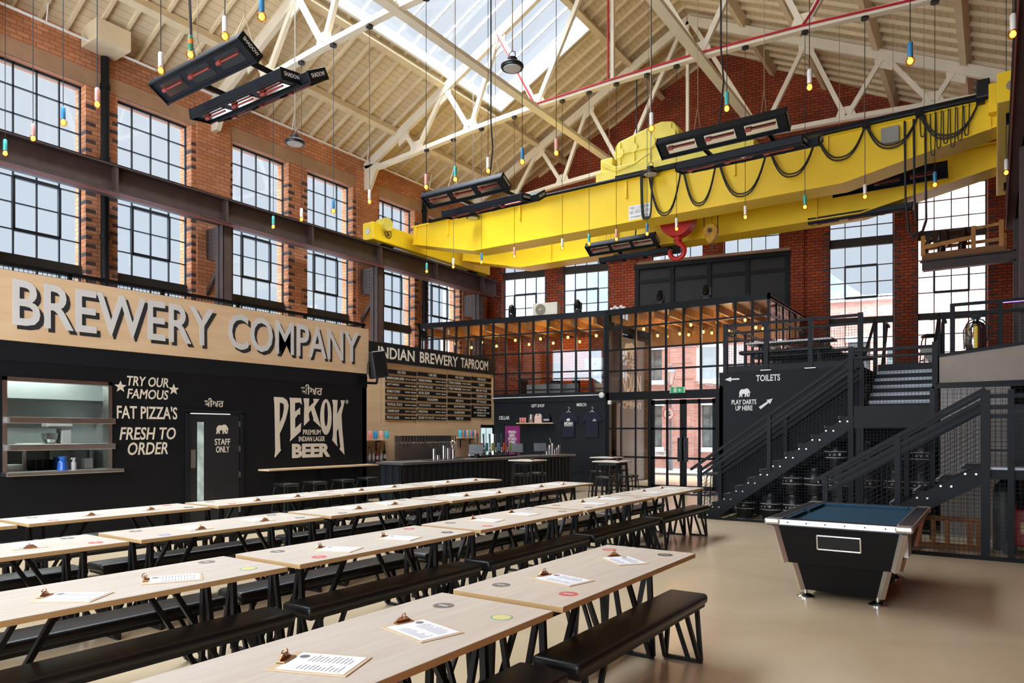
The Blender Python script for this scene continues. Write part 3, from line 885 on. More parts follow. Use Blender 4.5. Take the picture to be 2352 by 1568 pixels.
for x, y, z0, l in ((-9.3, 12.75, 7.2, 'to the heaters by the hoist hanging near the window wall'), (-4.1, 12.7, 7.1, 'to the heaters before the yellow hoist'), (-8.2, 18.1, 7.0, 'to the heaters below the girder')):
    tag(MB().tube([(x, y, 11.5), (x, y, 8.6), (x + .05, y, 8.0), (x - .05, y, z0)], .018, 6).out('power_cable', CABLE), 'black power cable dropping ' + l, 'cable')
# high bay lamps
for x, y, z, l in ((-6.95, 10.16, 8.0, 'hanging below the skylight corner'), (-11.96, 9.51, 7.62, 'hanging in front of the brick above the third window'), (-6.97, 16.2, 7.98, 'just in front of the crane girder under the hoist'), (-12.46, 16.2, 7.85, 'against the girder near the end by the windows')):
    t = thing('high_bay_lamp', 'round black high bay lamp ' + l, 'ceiling lamp', (x, y, z), group='round high bay lamps')
    MB().lathe([(.19, 0), (.2, .02), (.2, .05), (.17, .08), (.09, .1), (.085, .18), (.05, .2)], (x, y, z), 24).out('body', BLACKP, t, smooth=True, auto=35)
    MB().lathe([(.001, -.012), (.15, -.01), (.16, .004)], (x, y, z), 24).out('lens', mat('led_lens', '#b6b2aa', .3), t, smooth=True, auto=35)
    MB().tube([(x - .07, y, z + .17), (x - .06, y, z + .27), (x, y, z + .31), (x + .06, y, z + .27), (x + .07, y, z + .17)], .008, 6).out('bracket', BLACKP, t)
    MB().cyl((x, y, z + .3), (x, y, min(zroof(x) - .3, 12.6)), .012, n=6).out('chain', INOX, t)
# ------------------------------------------------------------------ long tables, benches, clipboards
STK = {'grey': mat('sticker_grey', '#77716c', .5), 'red': mat('sticker_red', '#c9625f', .5), 'green': mat('sticker_green', '#7fa68c', .5), 'black': mat('sticker_black', '#3a3d3a', .5), 'blue': mat('sticker_blue', '#8f9bb8', .5), 'yellow': mat('sticker_yellow', '#d7cf8e', .5)}
def make_table(lab, stk):
    t = thing('trestle_table', lab, 'table', group='long ply tables in rows')
    tp = MB().box((-.36, -.965, .728), (.36, .965, .757)).out('tabletop', EDGE, t)
    MB().box((-.36, -.965, .757), (.36, .965, .76)).out('table_surface', TOP, tp)
    for s in (-1, 1):
        y = s * .74
        m = MB()
        m.bar((-.28, y, .012), (.13, y, .012), .03, .024)
        m.bar((-.27, y, .02), (-.24, y, .73), .036, .03, up=(0, 1, 0)).bar((.12, y, .02), (.09, y, .73), .036, .03, up=(0, 1, 0))
        m.bar((-.22, y, .72), (-.1, y, .02), .03, .03, up=(0, 1, 0)).bar((.08, y, .72), (-.06, y, .02), .03, .03, up=(0, 1, 0))
        m.out('leg_frame', LEG, t)
        m = MB()
        y2 = s * .42
        m.bar((-.27, y2 - .12 * s, .73), (-.27, y - .02 * s, .02), .03, .03, up=(1, 0, 0)).bar((.1, y2 - .12 * s, .73), (.11, y - .02 * s, .02), .03, .03, up=(1, 0, 0))
        m.bar((-.3, y2 - .12 * s, .722), (.2, y2 - .12 * s, .722), .05, .012).bar((-.3, y, .722), (.2, y, .722), .05, .012)
        m.out('brace', LEG, t)
    for (x, y, c) in stk:
        k = MB().lathe([(.055, 0), (.055, .0012)], (x, y, .76), 24).out('round_sticker', STK[c], t)
        MB().lathe([(.046, 0), (.046, .0006)], (x, y, .7612), 20).box((x - .03, y - .012, .7618), (x + .03, y + .012, .7622)).out('sticker_print', mat('sticker_print', '#cfc8bd', .6) if c != 'green' else STK['yellow'], k) if c in ('green',) else MB().box((x - .03, y - .008, .7612), (x + .028, y + .008, .7616)).out('sticker_print', mat('sticker_print', '#cfc8bd', .6), k)
    return t
def make_bench(lab):
    t = thing('padded_bench', lab, 'bench', group='black padded benches')
    s = MB().box((-.15, -.965, .405), (.15, .965, .48)).out('seat', VINYL, t, bev=.03, seg=4, smooth=True)
    MB().box((-.13, -.94, .385), (.13, .94, .41)).out('seat_board', LEG, t)
    for e in (-1, 1):
        y = e * .84
        m = MB().bar((-.145, y, .012), (.145, y, .012), .028, .024)
        m.bar((-.13, y, .02), (-.1, y, .40), .028, .028, up=(0, 1, 0)).bar((.135, y, .02), (.105, y, .40), .028, .028, up=(0, 1, 0)).bar((-.09, y, .39), (.04, y, .02), .026, .026, up=(0, 1, 0))
        m.out('leg_frame', LEG, t)
        m = MB().bar((-.11, e * .62, .39), (-.13, y - .02 * e, .02), .026, .026, up=(1, 0, 0)).bar((.11, e * .62, .39), (.13, y - .02 * e, .02), .026, .026, up=(1, 0, 0)).bar((-.12, e * .62, .385), (.12, e * .62, .385), .03, .012)
        m.out('brace', LEG, t)
    return t
def make_clip(lab):
    t = thing('clipboard', lab, 'clipboard', group='menu clipboards on the tables')
    MB().box((-.165, -.115, 0), (.165, .115, .004)).out('board', BRDM, t, bev=.0015)
    p = MB().box((-.13, -.1, .0045), (.15, .1, .0058)).out('menu_sheet', PAPER, t)
    m = MB()
    rnd = random.Random(3)
    for c, (ya, yb) in enumerate(((-.085, -.02), (.005, .085))):
        for i in range(11):
            x = -.055 + i * .017
            m.box((x, ya, .0058), (x + .004, ya + (yb - ya) * rnd.uniform(.55, 1), .0061))
    m.lathe([(.02, 0), (.02, .0003)], (-.095, .055, .0058), 14)
    m.out('menu_print', INK, p)
    c = MB().box((-.162, -.045, .004), (-.125, .045, .012)).prism([(-.045, 0), (.045, 0), (.018, .022), (-.018, .022)], lambda a, b, d: (-.15 + d, a, .01 + b), -.008, .004)
    c.out('clip', COPPER, t, bev=.002)
    MB().tube([(-.152 + .012 * math.cos(i * PI / 5), .012 * math.sin(i * PI / 5) , .032 + .014 * math.sin(i * PI / 5)) for i in range(10)], .0025, 5, closed=True).out('hanging_ring', COPPER, t)
    return t
ROWS = [('A', -2.18, [1.09, 3.12], 'short row by the pool table'), ('B', -4.23, [1.09, 3.12, 5.15, 7.18, 9.21], 'second row from pool table'),
        ('C', -6.2, [1.06, 3.09, 5.12, 7.15, 9.15], 'third row from pool table'), ('D', -8.12, [.98, 3.01, 5.04, 7.03, 9.06], 'row along lettered wall')]
SEQ = ['first', 'second', 'third', 'fourth', 'fifth']
SQ = [['grey', 'green'], ['grey', 'red', 'red', 'black'], ['grey', 'red', 'blue', 'grey'], ['red', 'grey', 'grey', 'red'], ['grey', 'blue', 'grey', 'grey'], ['yellow', 'grey', 'grey', 'blue']]
bench0 = clip0 = None
CLIPS = {('A', 0): [(-2.14, 1.82, 21), (-2.13, 2.39, -14)], ('A', 1): [(-2.16, 3.69, -12), (-2.13, 4.48, -38)], ('B', 0): [(-4.11, 1.8, 35), (-4.12, 2.37, 60)], ('B', 1): [(-4.13, 3.68, 20), (-4.14, 4.36, 15)]}
for r, x, ys, where in ROWS:
    for k, y in enumerate(ys):
        yc = y + .965
        pool = SQ[(ord(r) * 3 + k) % 6] if not (r == 'A') else SQ[k]
        if r == 'A' and k == 0: stk = [(-.16, .74, 'grey'), (.22, .72, 'green')]
        else:
            P = [(-.2, -.72), (.24, -.7), (-.24, .76), (.2, .78)]
            stk = [(a, b, pool[i % len(pool)]) for i, (a, b) in enumerate(P)]
        t = make_table('birch ply trestle table, %s in the %s' % (SEQ[k], where), stk)
        place(t, (x, yc, 0))
        for s, dx, sd in ((-1, -.45, 'window side'), (1, .31, 'pool table side')):
            lab = 'black bench, %s of %s table, %s' % (sd, SEQ[k], where)
            if r == 'A' and k == 0 and s > 0: pass
            if bench0 is None: bench0 = make_bench(lab); place(bench0, (x + dx, yc, 0))
            else: dup(bench0, (x + dx, yc, 0), 0, lab)
        for j in range(2):
            if (r, k) in CLIPS: cx, cyy, ang = CLIPS[(r, k)][j]
            else:
                cx, cyy = x + random.uniform(-.06, .08), yc - .32 + j * .66 + random.uniform(-.06, .06)
                ang = random.uniform(-14, 14) + (180 if r in 'CD' else 0)
            lab = 'clipboard, %s end of %s table, %s' % (('near', 'far')[j], SEQ[k], where)
            if clip0 is None: clip0 = make_clip(lab); place(clip0, (cx, cyy, .7605), math.radians(ang))
            else: dup(clip0, (cx, cyy, .7605), math.radians(ang), lab)

# ------------------------------------------------------------------ pool table
t = thing('pool_table', 'black pub pool table with blue cloth and aluminium trim on disc feet', 'pool table', (-1.24, 8.3, 0))
px0, px1, py0, py1 = -1.87, -.62, 7.22, 9.35
def frust(m, z0, i0, z1, i1):
    a = [(px0 + i0, py0 + i0, z0), (px1 - i0, py0 + i0, z0), (px1 - i0, py1 - i0, z0), (px0 + i0, py1 - i0, z0)]
    b = [(px0 + i1, py0 + i1, z1), (px1 - i1, py0 + i1, z1), (px1 - i1, py1 - i1, z1), (px0 + i1, py1 - i1, z1)]
    return m.add(a + b, [(3, 2, 1, 0), (4, 5, 6, 7), (0, 1, 5, 4), (1, 2, 6, 5), (2, 3, 7, 6), (3, 0, 4, 7)])
PB = mat('pool_cabinet_black', '#090a0b', .5, spec=.2)
frust(MB(), .08, .27, .38, .2).out('plinth', PB, t)
frust(MB(), .36, .14, .73, .06).out('cabinet', PB, t)
m = MB()
for sx in (0, 1):
    for sy in (0, 1):
        X = lambda i: (px1 - i if sx else px0 + i); Y = lambda i: (py1 - i if sy else py0 + i)
        MB().bar((X(.27), Y(.27), .08), (X(.2), Y(.2), .38), .05).out('corner_trim', ALU, t)
        MB().bar((X(.14), Y(.14), .36), (X(.06), Y(.06), .73), .05).out('corner_trim', ALU, t)
        MB().lathe([(.085, 0), (.085, .012), (.05, .035), (.018, .04), (.018, .09)], (X(.3), Y(.3), 0), 20).out('foot', CHROME, t, smooth=True, auto=35)
        MB().box((X(-.012) - .075 + (-.063 if sx else .063), Y(-.012) - .075 + (-.063 if sy else .063), .745), (X(-.012) + .075 + (-.063 if sx else .063), Y(-.012) + .075 + (-.063 if sy else .063), .803)).out('corner_cap', ALU, t, bev=.02, seg=3)
r = MB()
rw = .12
r.box((px0, py0, .735), (px1, py0 + rw, .80)).box((px0, py1 - rw, .735), (px1, py1, .80)).box((px0, py0 + rw, .735), (px0 + rw, py1 - rw, .80)).box((px1 - rw, py0 + rw, .735), (px1, py1 - rw, .80))
r.out('rail', mat('rail_black_wood', '#1d222b', .35, var=.2, vscale=12), t)
m = MB()
m.box((px0 - .012, py0 - .012, .748), (px1 + .012, py0, .798)).box((px0 - .012, py1, .748), (px1 + .012, py1 + .012, .798)).box((px0 - .012, py0, .748), (px0, py1, .798)).box((px1, py0, .748), (px1 + .012, py1, .798))
m.out('edge_trim', ALU, t)
MB().box((px0 + rw, py0 + rw, .72), (px1 - rw, py1 - rw, .762)).out('playing_bed', FELT, t)
ym = (py0 + py1) / 2
cu = MB()
ix0, ix1, iy0, iy1 = px0 + rw, px1 - rw, py0 + rw, py1 - rw
for x0, x1, sg in ((ix0, ix0 + .05, 1), (ix1 - .05, ix1, -1)):
    for y0, y1 in ((iy0 + .07, ym - .06), (ym + .06, iy1 - .07)): cu.box((x0, y0, .76), (x1, y1, .797))
for y0, y1 in ((iy0, iy0 + .05), (iy1 - .05, iy1)): cu.box((ix0 + .07, y0, .76), (ix1 - .07, y1, .797))
cu.out('cushion', FELT, t, bev=.01)
for x, y in ((ix0 + .03, iy0 + .03), (ix1 - .03, iy0 + .03), (ix0 + .03, iy1 - .03), (ix1 - .03, iy1 - .03), (ix0, ym), (ix1, ym)):
    MB().lathe([(.052, 0), (.052, .004)], (x, y, .762), 18).out('pocket', BLACKP, t)
m = MB()
for x in (ix0 - .005, ix1 + .005): m.box((x - .004, iy0, .80), (x + .004, iy1, .803))
m.out('rail_inlay', ALU, t)
yf = py0 + .115
m = MB()
for a, b in (((-1.42, .52), (-1.04, .52)), ((-1.04, .52), (-1.04, .655)), ((-1.04, .655), (-1.42, .655)), ((-1.42, .655), (-1.42, .52))):
    ofs = lambda z: py0 + .06 + (.73 - z) / .37 * .08 - .004
    m.bar((a[0], ofs(a[1]), a[1]), (b[0], ofs(b[1]), b[1]), .012)
bx = m.out('ball_return_frame', ALU, t)
MB().add([(-1.415, ofs(.525) + .001, .525), (-1.045, ofs(.525) + .001, .525), (-1.045, ofs(.65) + .001, .65), (-1.415, ofs(.65) + .001, .65)], [(0, 1, 2, 3)]).out('ball_return', mat('recess_black', '#050608', .6), t)
m = MB()
for i in range(6): m.cyl((px0 + .2 + i * .17, py0 - .016, .773), (px0 + .2 + i * .17, py0 - .011, .773), .007, n=8)
m.out('screw', STEEL, t)
MB().box((px1 - .12, 7.9, .42), (px1 - .08, 8.2, .62)).out('coin_box', ALU, t)
tag(MB().bar((-.53, 9.5, .02), (-.6, 9.36, .95), .02).out('cue_rest_leg', ALU), 'thin metal cue rest standing behind the pool table', 'cue rest') if False else None

# ------------------------------------------------------------------ bar stools and high tables
def make_stool(lab):
    t = thing('bar_stool', lab, 'stool', group='black bar stools')
    MB().box((-.17, -.17, .68), (.17, .17, .735)).out('seat', VINYL, t, bev=.025, seg=3, smooth=True)
    for sx in (-1, 1):
        for sy in (-1, 1):
            MB().tube([(sx * .19, sy * .19, .0), (sx * .15, sy * .15, .62), (sx * .13, sy * .13, .68)], .012, 8).out('leg', LEG, t)
    q = [(-.18, -.18, .22), (.18, -.18, .22), (.18, .18, .22), (-.18, .18, .22)]
    MB().tube(q, .01, 6, closed=True).out('footrest', LEG, t)
    return t
ST = [(-10.55, 8.2, 'under the wall shelf, nearest the staff door'), (-10.55, 8.85, 'under the wall shelf, second from the staff door'), (-10.55, 9.55, 'under the wall shelf, third from the staff door'), (-10.6, 10.25, 'under the wall shelf, next to the bar'),
      (-8.75, 13.2, 'on the camera side of the high table before the bar'), (-8.75, 13.8, 'on the far side of the high table before the bar'),
      (-6.75, 13.35, 'on the camera side of the middle high table'), (-6.55, 14.05, 'on the far side of the middle high table'), (-7.95, 15.35, 'on the camera side of the high table by the lobby glass'), (-7.75, 16.1, 'on the far side of the high table by the lobby glass'), (-5.3, 16.0, 'standing behind the stair railing near the glass doors'), (-5.0, 16.5, 'hidden beside another stool behind the stair railing')]
s0 = None
for x, y, l in ST:
    lab = 'black square-seat bar stool ' + l
    if s0 is None: s0 = make_stool(lab); place(s0, (x, y, 0))
    else: dup(s0, (x, y, 0), 0, lab)
def make_high(lab):
    t = thing('high_table', lab, 'table', group='tall ply drinking tables')
    MB().box((-.31, -.31, 1.025), (.31, .31, 1.05)).out('tabletop', TOP, t, bev=.004)
    for sx in (-1, 1):
        for sy in (-1, 1): MB().bar((sx * .27, sy * .27, 0), (sx * .22, sy * .22, 1.025), .045).out('leg', LEG, t)
    MB().box((-.24, -.24, .96), (.24, .24, 1.02)).out('apron', LEG, t)
    return t
h0 = None
for x, y, l in ((-8.5, 13.03, 'in front of the bar counter'), (-6.7, 13.54, 'with stools between bar and glass doors'), (-7.88, 15.64, 'set further back close to the lobby glass')):
    lab = 'tall square ply drinking table ' + l
    if h0 is None: h0 = make_high(lab); place(h0, (x, y, 0))
    else: dup(h0, (x, y, 0), 0, lab)
    dup(clip0, (x + .03, y, 1.0505), 2.7, 'clipboard menu on the tall ply table ' + l)
# ------------------------------------------------------------------ the black kitchen box with its lettering
BX = -11.2
def pB(y, z, d=0): return (BX + d, y, z)
YB = 10.8
hole = [(4.04, 5.45, 1.09, 2.40)]
kb = strips(brks(-2, YB, hole), hole, lambda y: 2.92, lambda y, z, d: (BX - d, y, z), 0, .14)
KW = struct('wall_kitchen', kb, BLKW)
MB().box((-16.2, YB - .12, 0), (BX, YB, 3.9)).out('end_panel', BLKW, KW, kind='structure')
MB().box((BX, -2, 2.645), (BX + .012, YB, 2.92)).out('head_panel', BLKW2, KW, kind='structure')
MB().box((-16.25, -2, 2.8), (BX - .1, YB, 2.92)).out('roof_deck', BLKW2, KW, kind='structure')
def txt(nm, par, rows, m_, org, r, u, dep=.004, bold=.012):
    q = MB()
    for s, a, z, w, h, sh in rows: q.text(s, org(a, z), r, u, w, h, dep, bold, sh)
    return q.out(nm, m_, par)
EY, EZ, EX = (0, 1, 0), (0, 0, 1), (1, 0, 0)
o1 = lambda y, z: (BX + .003, y, z)
q = MB()
for s, a, z, w, h, sh in (('TRY OUR', 5.70, 2.385, .67, .155, .18), ('FAMOUS', 5.70, 2.185, .67, .155, .18), ("FAT PIZZA'S", 5.545, 1.865, .975, .21, 0), ('FRESH TO', 5.585, 1.535, .91, .2, .18), ('ORDER', 5.71, 1.295, .65, .2, .18)):
    q.text(s, o1(a, z), EY, EZ, w, h, .004, .014, sh)
star = [((.095 if i % 2 == 0 else .04) * math.sin(i * PI / 5), (.095 if i % 2 == 0 else .04) * math.cos(i * PI / 5)) for i in range(10)]
for y in (5.6, 6.46): q.prism(star, lambda a, b, d: (BX + .003 + d, y + a, 2.36 + b), 0, .004)
q.out('pizza_lettering', LETC, KW)
EL = [(0, 0), (.06, .3), (.02, .5), (.1, .8), (.25, .93), (.45, .9), (.6, 1.0), (.75, .98), (.85, .82), (.93, .6), (.99, .55), (.93, .5), (.9, .05), (.86, .05), (.84, .5), (.76, .42), (.83, .02), (.72, .02), (.6, .36), (.6, .02), (.5, .02), (.5, .38), (.28, .38), (.29, .02), (.2, .02), (.17, .3), (.09, .02)]
def eleph(m, fn, w, h): m.prism([(a * w, b * h) for a, b in EL], fn, 0, .004)
q = MB()
q.text('\u0a2c\u0a40\u0a05\u0a30', o1(9.03, 2.40), EY, EZ, .55, .2, .004, .01)
q.text('PREMIUM', o1(9.10, 1.607), EY, EZ, .438, .1, .004, .006).text('INDIAN LAGER', o1(9.0, 1.475), EY, EZ, .645, .1, .004, .006).text('BEER', o1(8.838, 1.157), EY, EZ, .95, .275, .004, .05)
q.text('\u00ae', o1(10.2, 2.25), EY, EZ, .075, .085, .004)
PK = {'P': [(8.419, 2.321), (8.629, 2.319), (8.716, 2.273), (8.756, 2.175), (8.742, 2.083), (8.694, 1.919), (8.629, 1.773), (8.552, 1.629), (8.551, 1.826), (8.618, 1.954), (8.651, 2.099), (8.646, 2.189), (8.596, 2.215), (8.553, 2.213), (8.551, 1.827), (8.552, 1.628), (8.568, 1.332), (8.586, 1.319), (8.447, 1.179), (8.436, 1.2), (8.453, 1.307), (8.436, 2.164)],
 'E': [(8.778, 2.321), (9.052, 2.323), (9.07, 2.194), (9.017, 2.238), (8.905, 2.225), (8.905, 2.051), (9.029, 2.137), (9.029, 1.998), (8.983, 2.007), (8.909, 1.922), (8.909, 1.729), (9.056, 1.841), (9.04, 1.674), (8.983, 1.628), (8.787, 1.482), (8.804, 1.555), (8.793, 2.231)],
 'K': [(9.109, 2.322), (9.248, 2.325), (9.241, 2.153), (9.366, 2.251), (9.354, 2.322), (9.504, 2.322), (9.373, 2.16), (9.473, 1.932), (9.545, 1.751), (9.349, 1.896), (9.358, 1.93), (9.295, 2.098), (9.241, 2.031), (9.241, 1.946), (9.26, 1.894), (9.12, 1.781), (9.132, 2.187)],
 'K2': [(9.835, 2.32), (9.979, 2.321), (9.961, 2.018), (10.082, 2.217), (10.064, 2.321), (10.177, 2.319), (10.084, 2.02), (10.107, 1.705), (10.167, 1.188), (10.03, 1.309), (10.056, 1.352), (9.997, 1.744), (9.954, 1.666), (9.961, 1.451), (9.979, 1.363), (9.84, 1.491), (9.861, 1.627), (9.861, 2.21)]}
for p_ in PK.values(): q.prism(p_, lambda a, b, d: (BX + .003 + d, a, b), 0, .004)
def ring(m, out_, in_, fn, dep):
    n = len(out_)
    for i in range(n):
        j = (i + 1) % n
        m.prism([out_[i], out_[j], in_[j], in_[i]], fn, 0, dep)
n = 28
ell = lambda cy_, cz_, a, b: [(cy_ + a * math.cos(2 * PI * i / n), cz_ + b * math.sin(2 * PI * i / n)) for i in range(n)]
ring(q, ell(9.674, 1.966, .147, .362), ell(9.676, 2.018, .05, .247), lambda a, b, d: (BX + .003 + d, a, b), .004)
q.out('beer_logo_lettering', LETC, KW)
q = MB().text('\u0a2c\u0a40\u0a05\u0a30', o1(7.0, 2.095), EY, EZ, .37, .15, .004, .008)
q.out('door_lettering', LETC, KW)
D = struct('door_1', MB().box((BX + .002, 6.745, .02), (BX + .012, 7.68, 1.965)), mat('door_black', '#1c1f24', .45))
MB().box((BX + .012, 6.87, .48), (BX + .015, 6.99, 1.83)).out('vision_panel', mat('vision_glass', '#9fb2ad', .1, emit=.25, ecol=(.6, .72, .7), var=.5, vscale=5), D, kind='structure')
MB().box((BX + .012, 6.755, 1.05), (BX + .017, 6.84, 1.36)).out('push_plate', INOX, D, kind='structure')
m = MB()
for z in (1.8, 1.36, .9, .28): m.box((BX + .008, 7.665, z - .05), (BX + .022, 7.7, z + .05))
m.out('hinge', INOX, D, kind='structure')
q = MB(); eleph(q, lambda a, b, d: (BX + .013 + d, 7.22 + a, 1.625 + b), .25, .165)
q.text('STAFF', (BX + .013, 7.195, 1.432), EY, EZ, .3, .11, .004, .012).text('ONLY', (BX + .013, 7.22, 1.30), EY, EZ, .26, .11, .004, .012)
q.out('staff_only_lettering', LETC, D, kind='structure')
m = MB().box((BX, 6.67, 0), (BX + .03, 6.735, 2.0)).box((BX, 7.70, 0), (BX + .03, 7.76, 2.0)).box((BX, 6.67, 1.98), (BX + .03, 7.76, 2.04))
m.out('door_frame', BLKW2, D, kind='structure')
MB().box((BX, 6.75, 1.965), (BX + .01, 7.5, 1.98)).out('light_gap', mat('light_gap', '#e8f3f0', .4, emit=1.0), D, kind='structure')

# the big lettered fascia
t = thing('fascia_sign', 'long ply sign board lettered BREWERY COMPANY above the black wall', 'sign', (BX, 6, 2.92))
MB().box((BX + .013, -2, 2.915), (BX + .06, YB, 3.875)).out('board', PLY, t)
for dx, dy, dz, mm, nm in ((.061, .055, -.055, LETK, 'shadow_lettering'), (.064, 0, 0, LETG, 'main_lettering')):
    q = MB()
    for s, a, w in (('BREWERY', 4.12, 3.03), ('COMPANY', 7.42, 3.1)): q.text(s, (BX + dx, a + dy, 3.13 + dz), EY, EZ, w, .635, .003, .012)
    q.out(nm, mm, t)
t = thing('guard_rail', 'black balcony rail with fine mesh above the big lettered board', 'railing', (BX, 6, 3.9))
m = MB().bar((BX - .06, -2, 3.98), (BX - .06, YB, 3.98), .05).bar((BX - .06, YB - .03, 3.98), (-12.9, YB - .03, 3.98), .05)
for y in (-.3, 1.5, 3.3, 4.9, 6.3, 7.7, 9.2, 10.75): m.bar((BX - .06, y, 2.92), (BX - .06, y, 3.98), .05)
m.out('rail', STEEL, t)
m = MB()
y = 2.2
while y < YB: m.bar((BX - .06, y, 3.85), (BX - .06, y, 3.97), .006); y += .06
for z in (3.90, 3.94): m.bar((BX - .06, 2.2, z), (BX - .06, YB, z), .006)
m.out('mesh_infill', STEEL, t)

# serving hatch and the kitchen behind it
t = thing('serving_hatch', 'stainless serving hatch frame with two shelves in the black wall', 'serving hatch', (BX, 4.75, 1.09))
m = MB().box((BX - .16, 4.02, 1.07), (BX + .015, 4.075, 2.42)).box((BX - .16, 5.415, 1.07), (BX + .015, 5.47, 2.42)).box((BX - .16, 4.02, 2.37), (BX + .015, 5.47, 2.42))
m.out('frame', INOX, t)
MB().box((BX - .16, 4.0, 1.05), (BX + .2, 5.56, 1.10)).out('sill', INOX, t, bev=.006)
for z in (1.78, 1.40): MB().box((BX - .12, 4.06, z), (BX + .12, 5.47, z + .085)).out('shelf', INOX, t, bev=.004)
KX = -13.4
kr = MB().box((KX - .05, 3.2, 0), (KX, 6.3, 2.78)).box((KX, 3.15, 0), (BX - .14, 3.2, 2.78)).box((KX, 6.25, 0), (BX - .14, 6.3, 2.78)).box((KX, 3.2, 2.75), (BX - .14, 6.3, 2.79))
KR = struct('wall_kitchen_inner', kr, INOXW)
MB().box((KX, 3.3, 2.2), (KX + .5, 6.2, 2.6)).out('extract_hood', INOXW, KR, kind='structure')
MB().box((KX + .0, 3.5, .0), (KX + .9, 3.55, .01)).out('floor_edge', INOX, KR, kind='structure')
lt = thing('kitchen_strip_light', 'bright strip light under the kitchen ceiling behind the hatch', 'ceiling light', (-12.4, 4.8, 2.7))
MB().box((-12.45, 4.0, 2.70), (-12.35, 5.8, 2.74)).out('diffuser', mat('strip_light', '#eafff8', .4, emit=45, ecol=(.85, 1, .96)), lt)
MB().box((-12.47, 3.95, 2.735), (-12.33, 5.85, 2.75)).out('light_housing', WHITE, lt)
t = thing('prep_table', 'stainless kitchen prep table with a lower shelf seen through the hatch', 'table', (-12.9, 5.2, 0))
MB().box((KX + .02, 4.75, 1.36), (-12.5, 6.2, 1.40)).out('worktop', INOX, t); MB().box((KX + .02, 4.8, 1.02), (-12.55, 6.15, 1.05)).out('shelf', INOX, t)
for x in (KX + .06, -12.55):
    for y in (4.8, 5.5, 6.15): MB().box((x - .02, y - .02, 0), (x + .02, y + .02, 1.36)).out('leg', INOX, t)
t = thing('stand_mixer', 'white and steel stand mixer on the kitchen prep table', 'mixer', (-12.8, 5.35, 1.40))
MB().box((-12.95, 5.2, 1.40), (-12.65, 5.55, 1.46)).box((-12.9, 5.4, 1.46), (-12.7, 5.56, 1.75)).out('stand', WHITE, t, bev=.02)
MB().box((-12.92, 5.18, 1.72), (-12.68, 5.58, 1.86)).out('motor_head', WHITE, t, bev=.04, seg=3)
MB().lathe([(.06, 0), (.11, .08), (.12, .18)], (-12.8, 5.27, 1.46), 16).out('bowl', INOX, t)
for x, y, z, sx, sz, c, nm, cat, l in ((-12.75, 4.95, 1.40, .3, .08, WHITE, 'food_tray', 'tray', 'shallow white tray beside the mixer in the kitchen'), (-12.75, 4.72, 1.05, .22, .1, WHITE, 'food_tub', 'tub', 'white tub on the lower kitchen shelf'), (-12.6, 5.3, 1.05, .1, .2, mat('blue_label', '#3b63b0', .5), 'cleaner_bottle', 'bottle', 'blue and white cleaner bottle on the lower kitchen shelf'), (-12.6, 5.75, 1.05, .14, .17, WHITE, 'white_canister', 'canister', 'white canister with yellow lid on the lower kitchen shelf')):
    tag(MB().box((x - sx / 2, y - sx / 2, z), (x + sx / 2, y + sx / 2, z + sz)).out(nm, c, None, bev=.015), l, cat)
for i in range(4): tag(MB().lathe([(.05, 0), (.075, .02), (.08, .16), (.07, .16)], (-12.7, 4.98 + i * .1, 1.05), 12).out('pan_stack', BLACKP), 'black stacked kitchen pans on the lower shelf behind the hatch', 'pan', 'black pans on the lower kitchen shelf')
tag(MB().lathe([(.07, 0), (.06, .12), (.035, .14), (.06, .2)], (BX - .05, 4.8, 1.10), 14).out('blue_jug', mat('jug_blue', '#2f6fd0', .3)), 'bright blue jug standing on the hatch sill', 'jug')
b = thing('spray_bottle', 'white trigger spray bottle on the hatch sill beside the blue jug', 'bottle', (BX - .05, 4.95, 1.10))
MB().lathe([(.035, 0), (.035, .1), (.015, .13), (.015, .15)], (BX - .05, 4.95, 1.10), 12).out('bottle_body', WHITE, b); MB().box((BX - .06, 4.91, 1.25), (BX - .04, 4.97, 1.28)).out('trigger', WHITE, b)
t = thing('switch_box', 'pale isolator box with a warning triangle on the kitchen side wall', 'electrical box', (-12, 6.2, 1.9))
MB().box((-12.35, 6.17, 1.9), (-12.05, 6.25, 2.2)).out('enclosure', mat('box_grey', '#cfd6d6', .5), t, bev=.01)
MB().prism([(-12.25, 1.97), (-12.13, 1.97), (-12.19, 2.07)], lambda a, b, d: (a, 6.168 + d, b), 0, .002).out('warning_triangle', YEL, t)

# drinking shelf on the wall and the loudspeaker at the corner
t = thing('wall_shelf', 'pale ply drinking shelf on the black wall below the beer logo', 'shelf', (BX, 9.45, .95))
MB().box((BX, 8.08, .945), (BX + .32, 10.84, .975)).out('shelf_board', PLY, t)
for y in (8.5, 9.5, 10.5): MB().box((BX, y - .015, .7), (BX + .03, y + .015, .945)).box((BX, y - .015, .915), (BX + .28, y + .015, .945)).out('bracket', STEEL, t)
t = thing('loudspeaker', 'black loudspeaker on an arm at the corner of the lettered board', 'loudspeaker', (BX, 10.9, 2.9))
Mx = Matrix.Translation((BX + .12, 11.0, 3.12)) @ Matrix.Rotation(math.radians(-25), 4, 'Z') @ Matrix.Rotation(math.radians(9), 4, 'X')
MB().box((-.19, -.16, -.29), (.19, .16, .29)).xf(Mx).out('cabinet', BLACKP, t, bev=.03, seg=3)
MB().box((-.17, -.165, -.27), (.17, -.155, .27)).xf(Mx).out('grille', mat('grille', '#1a1c1f', .8), t)
MB().bar((BX - .02, YB - .1, 2.72), (BX + .1, 11.0, 2.72), .05).bar((BX + .1, 11.0, 2.72), (BX + .12, 11.02, 2.9), .05).box((BX - .01, YB - .3, 2.62), (BX + .02, YB, 2.86)).out('mounting_arm', STEEL, t)
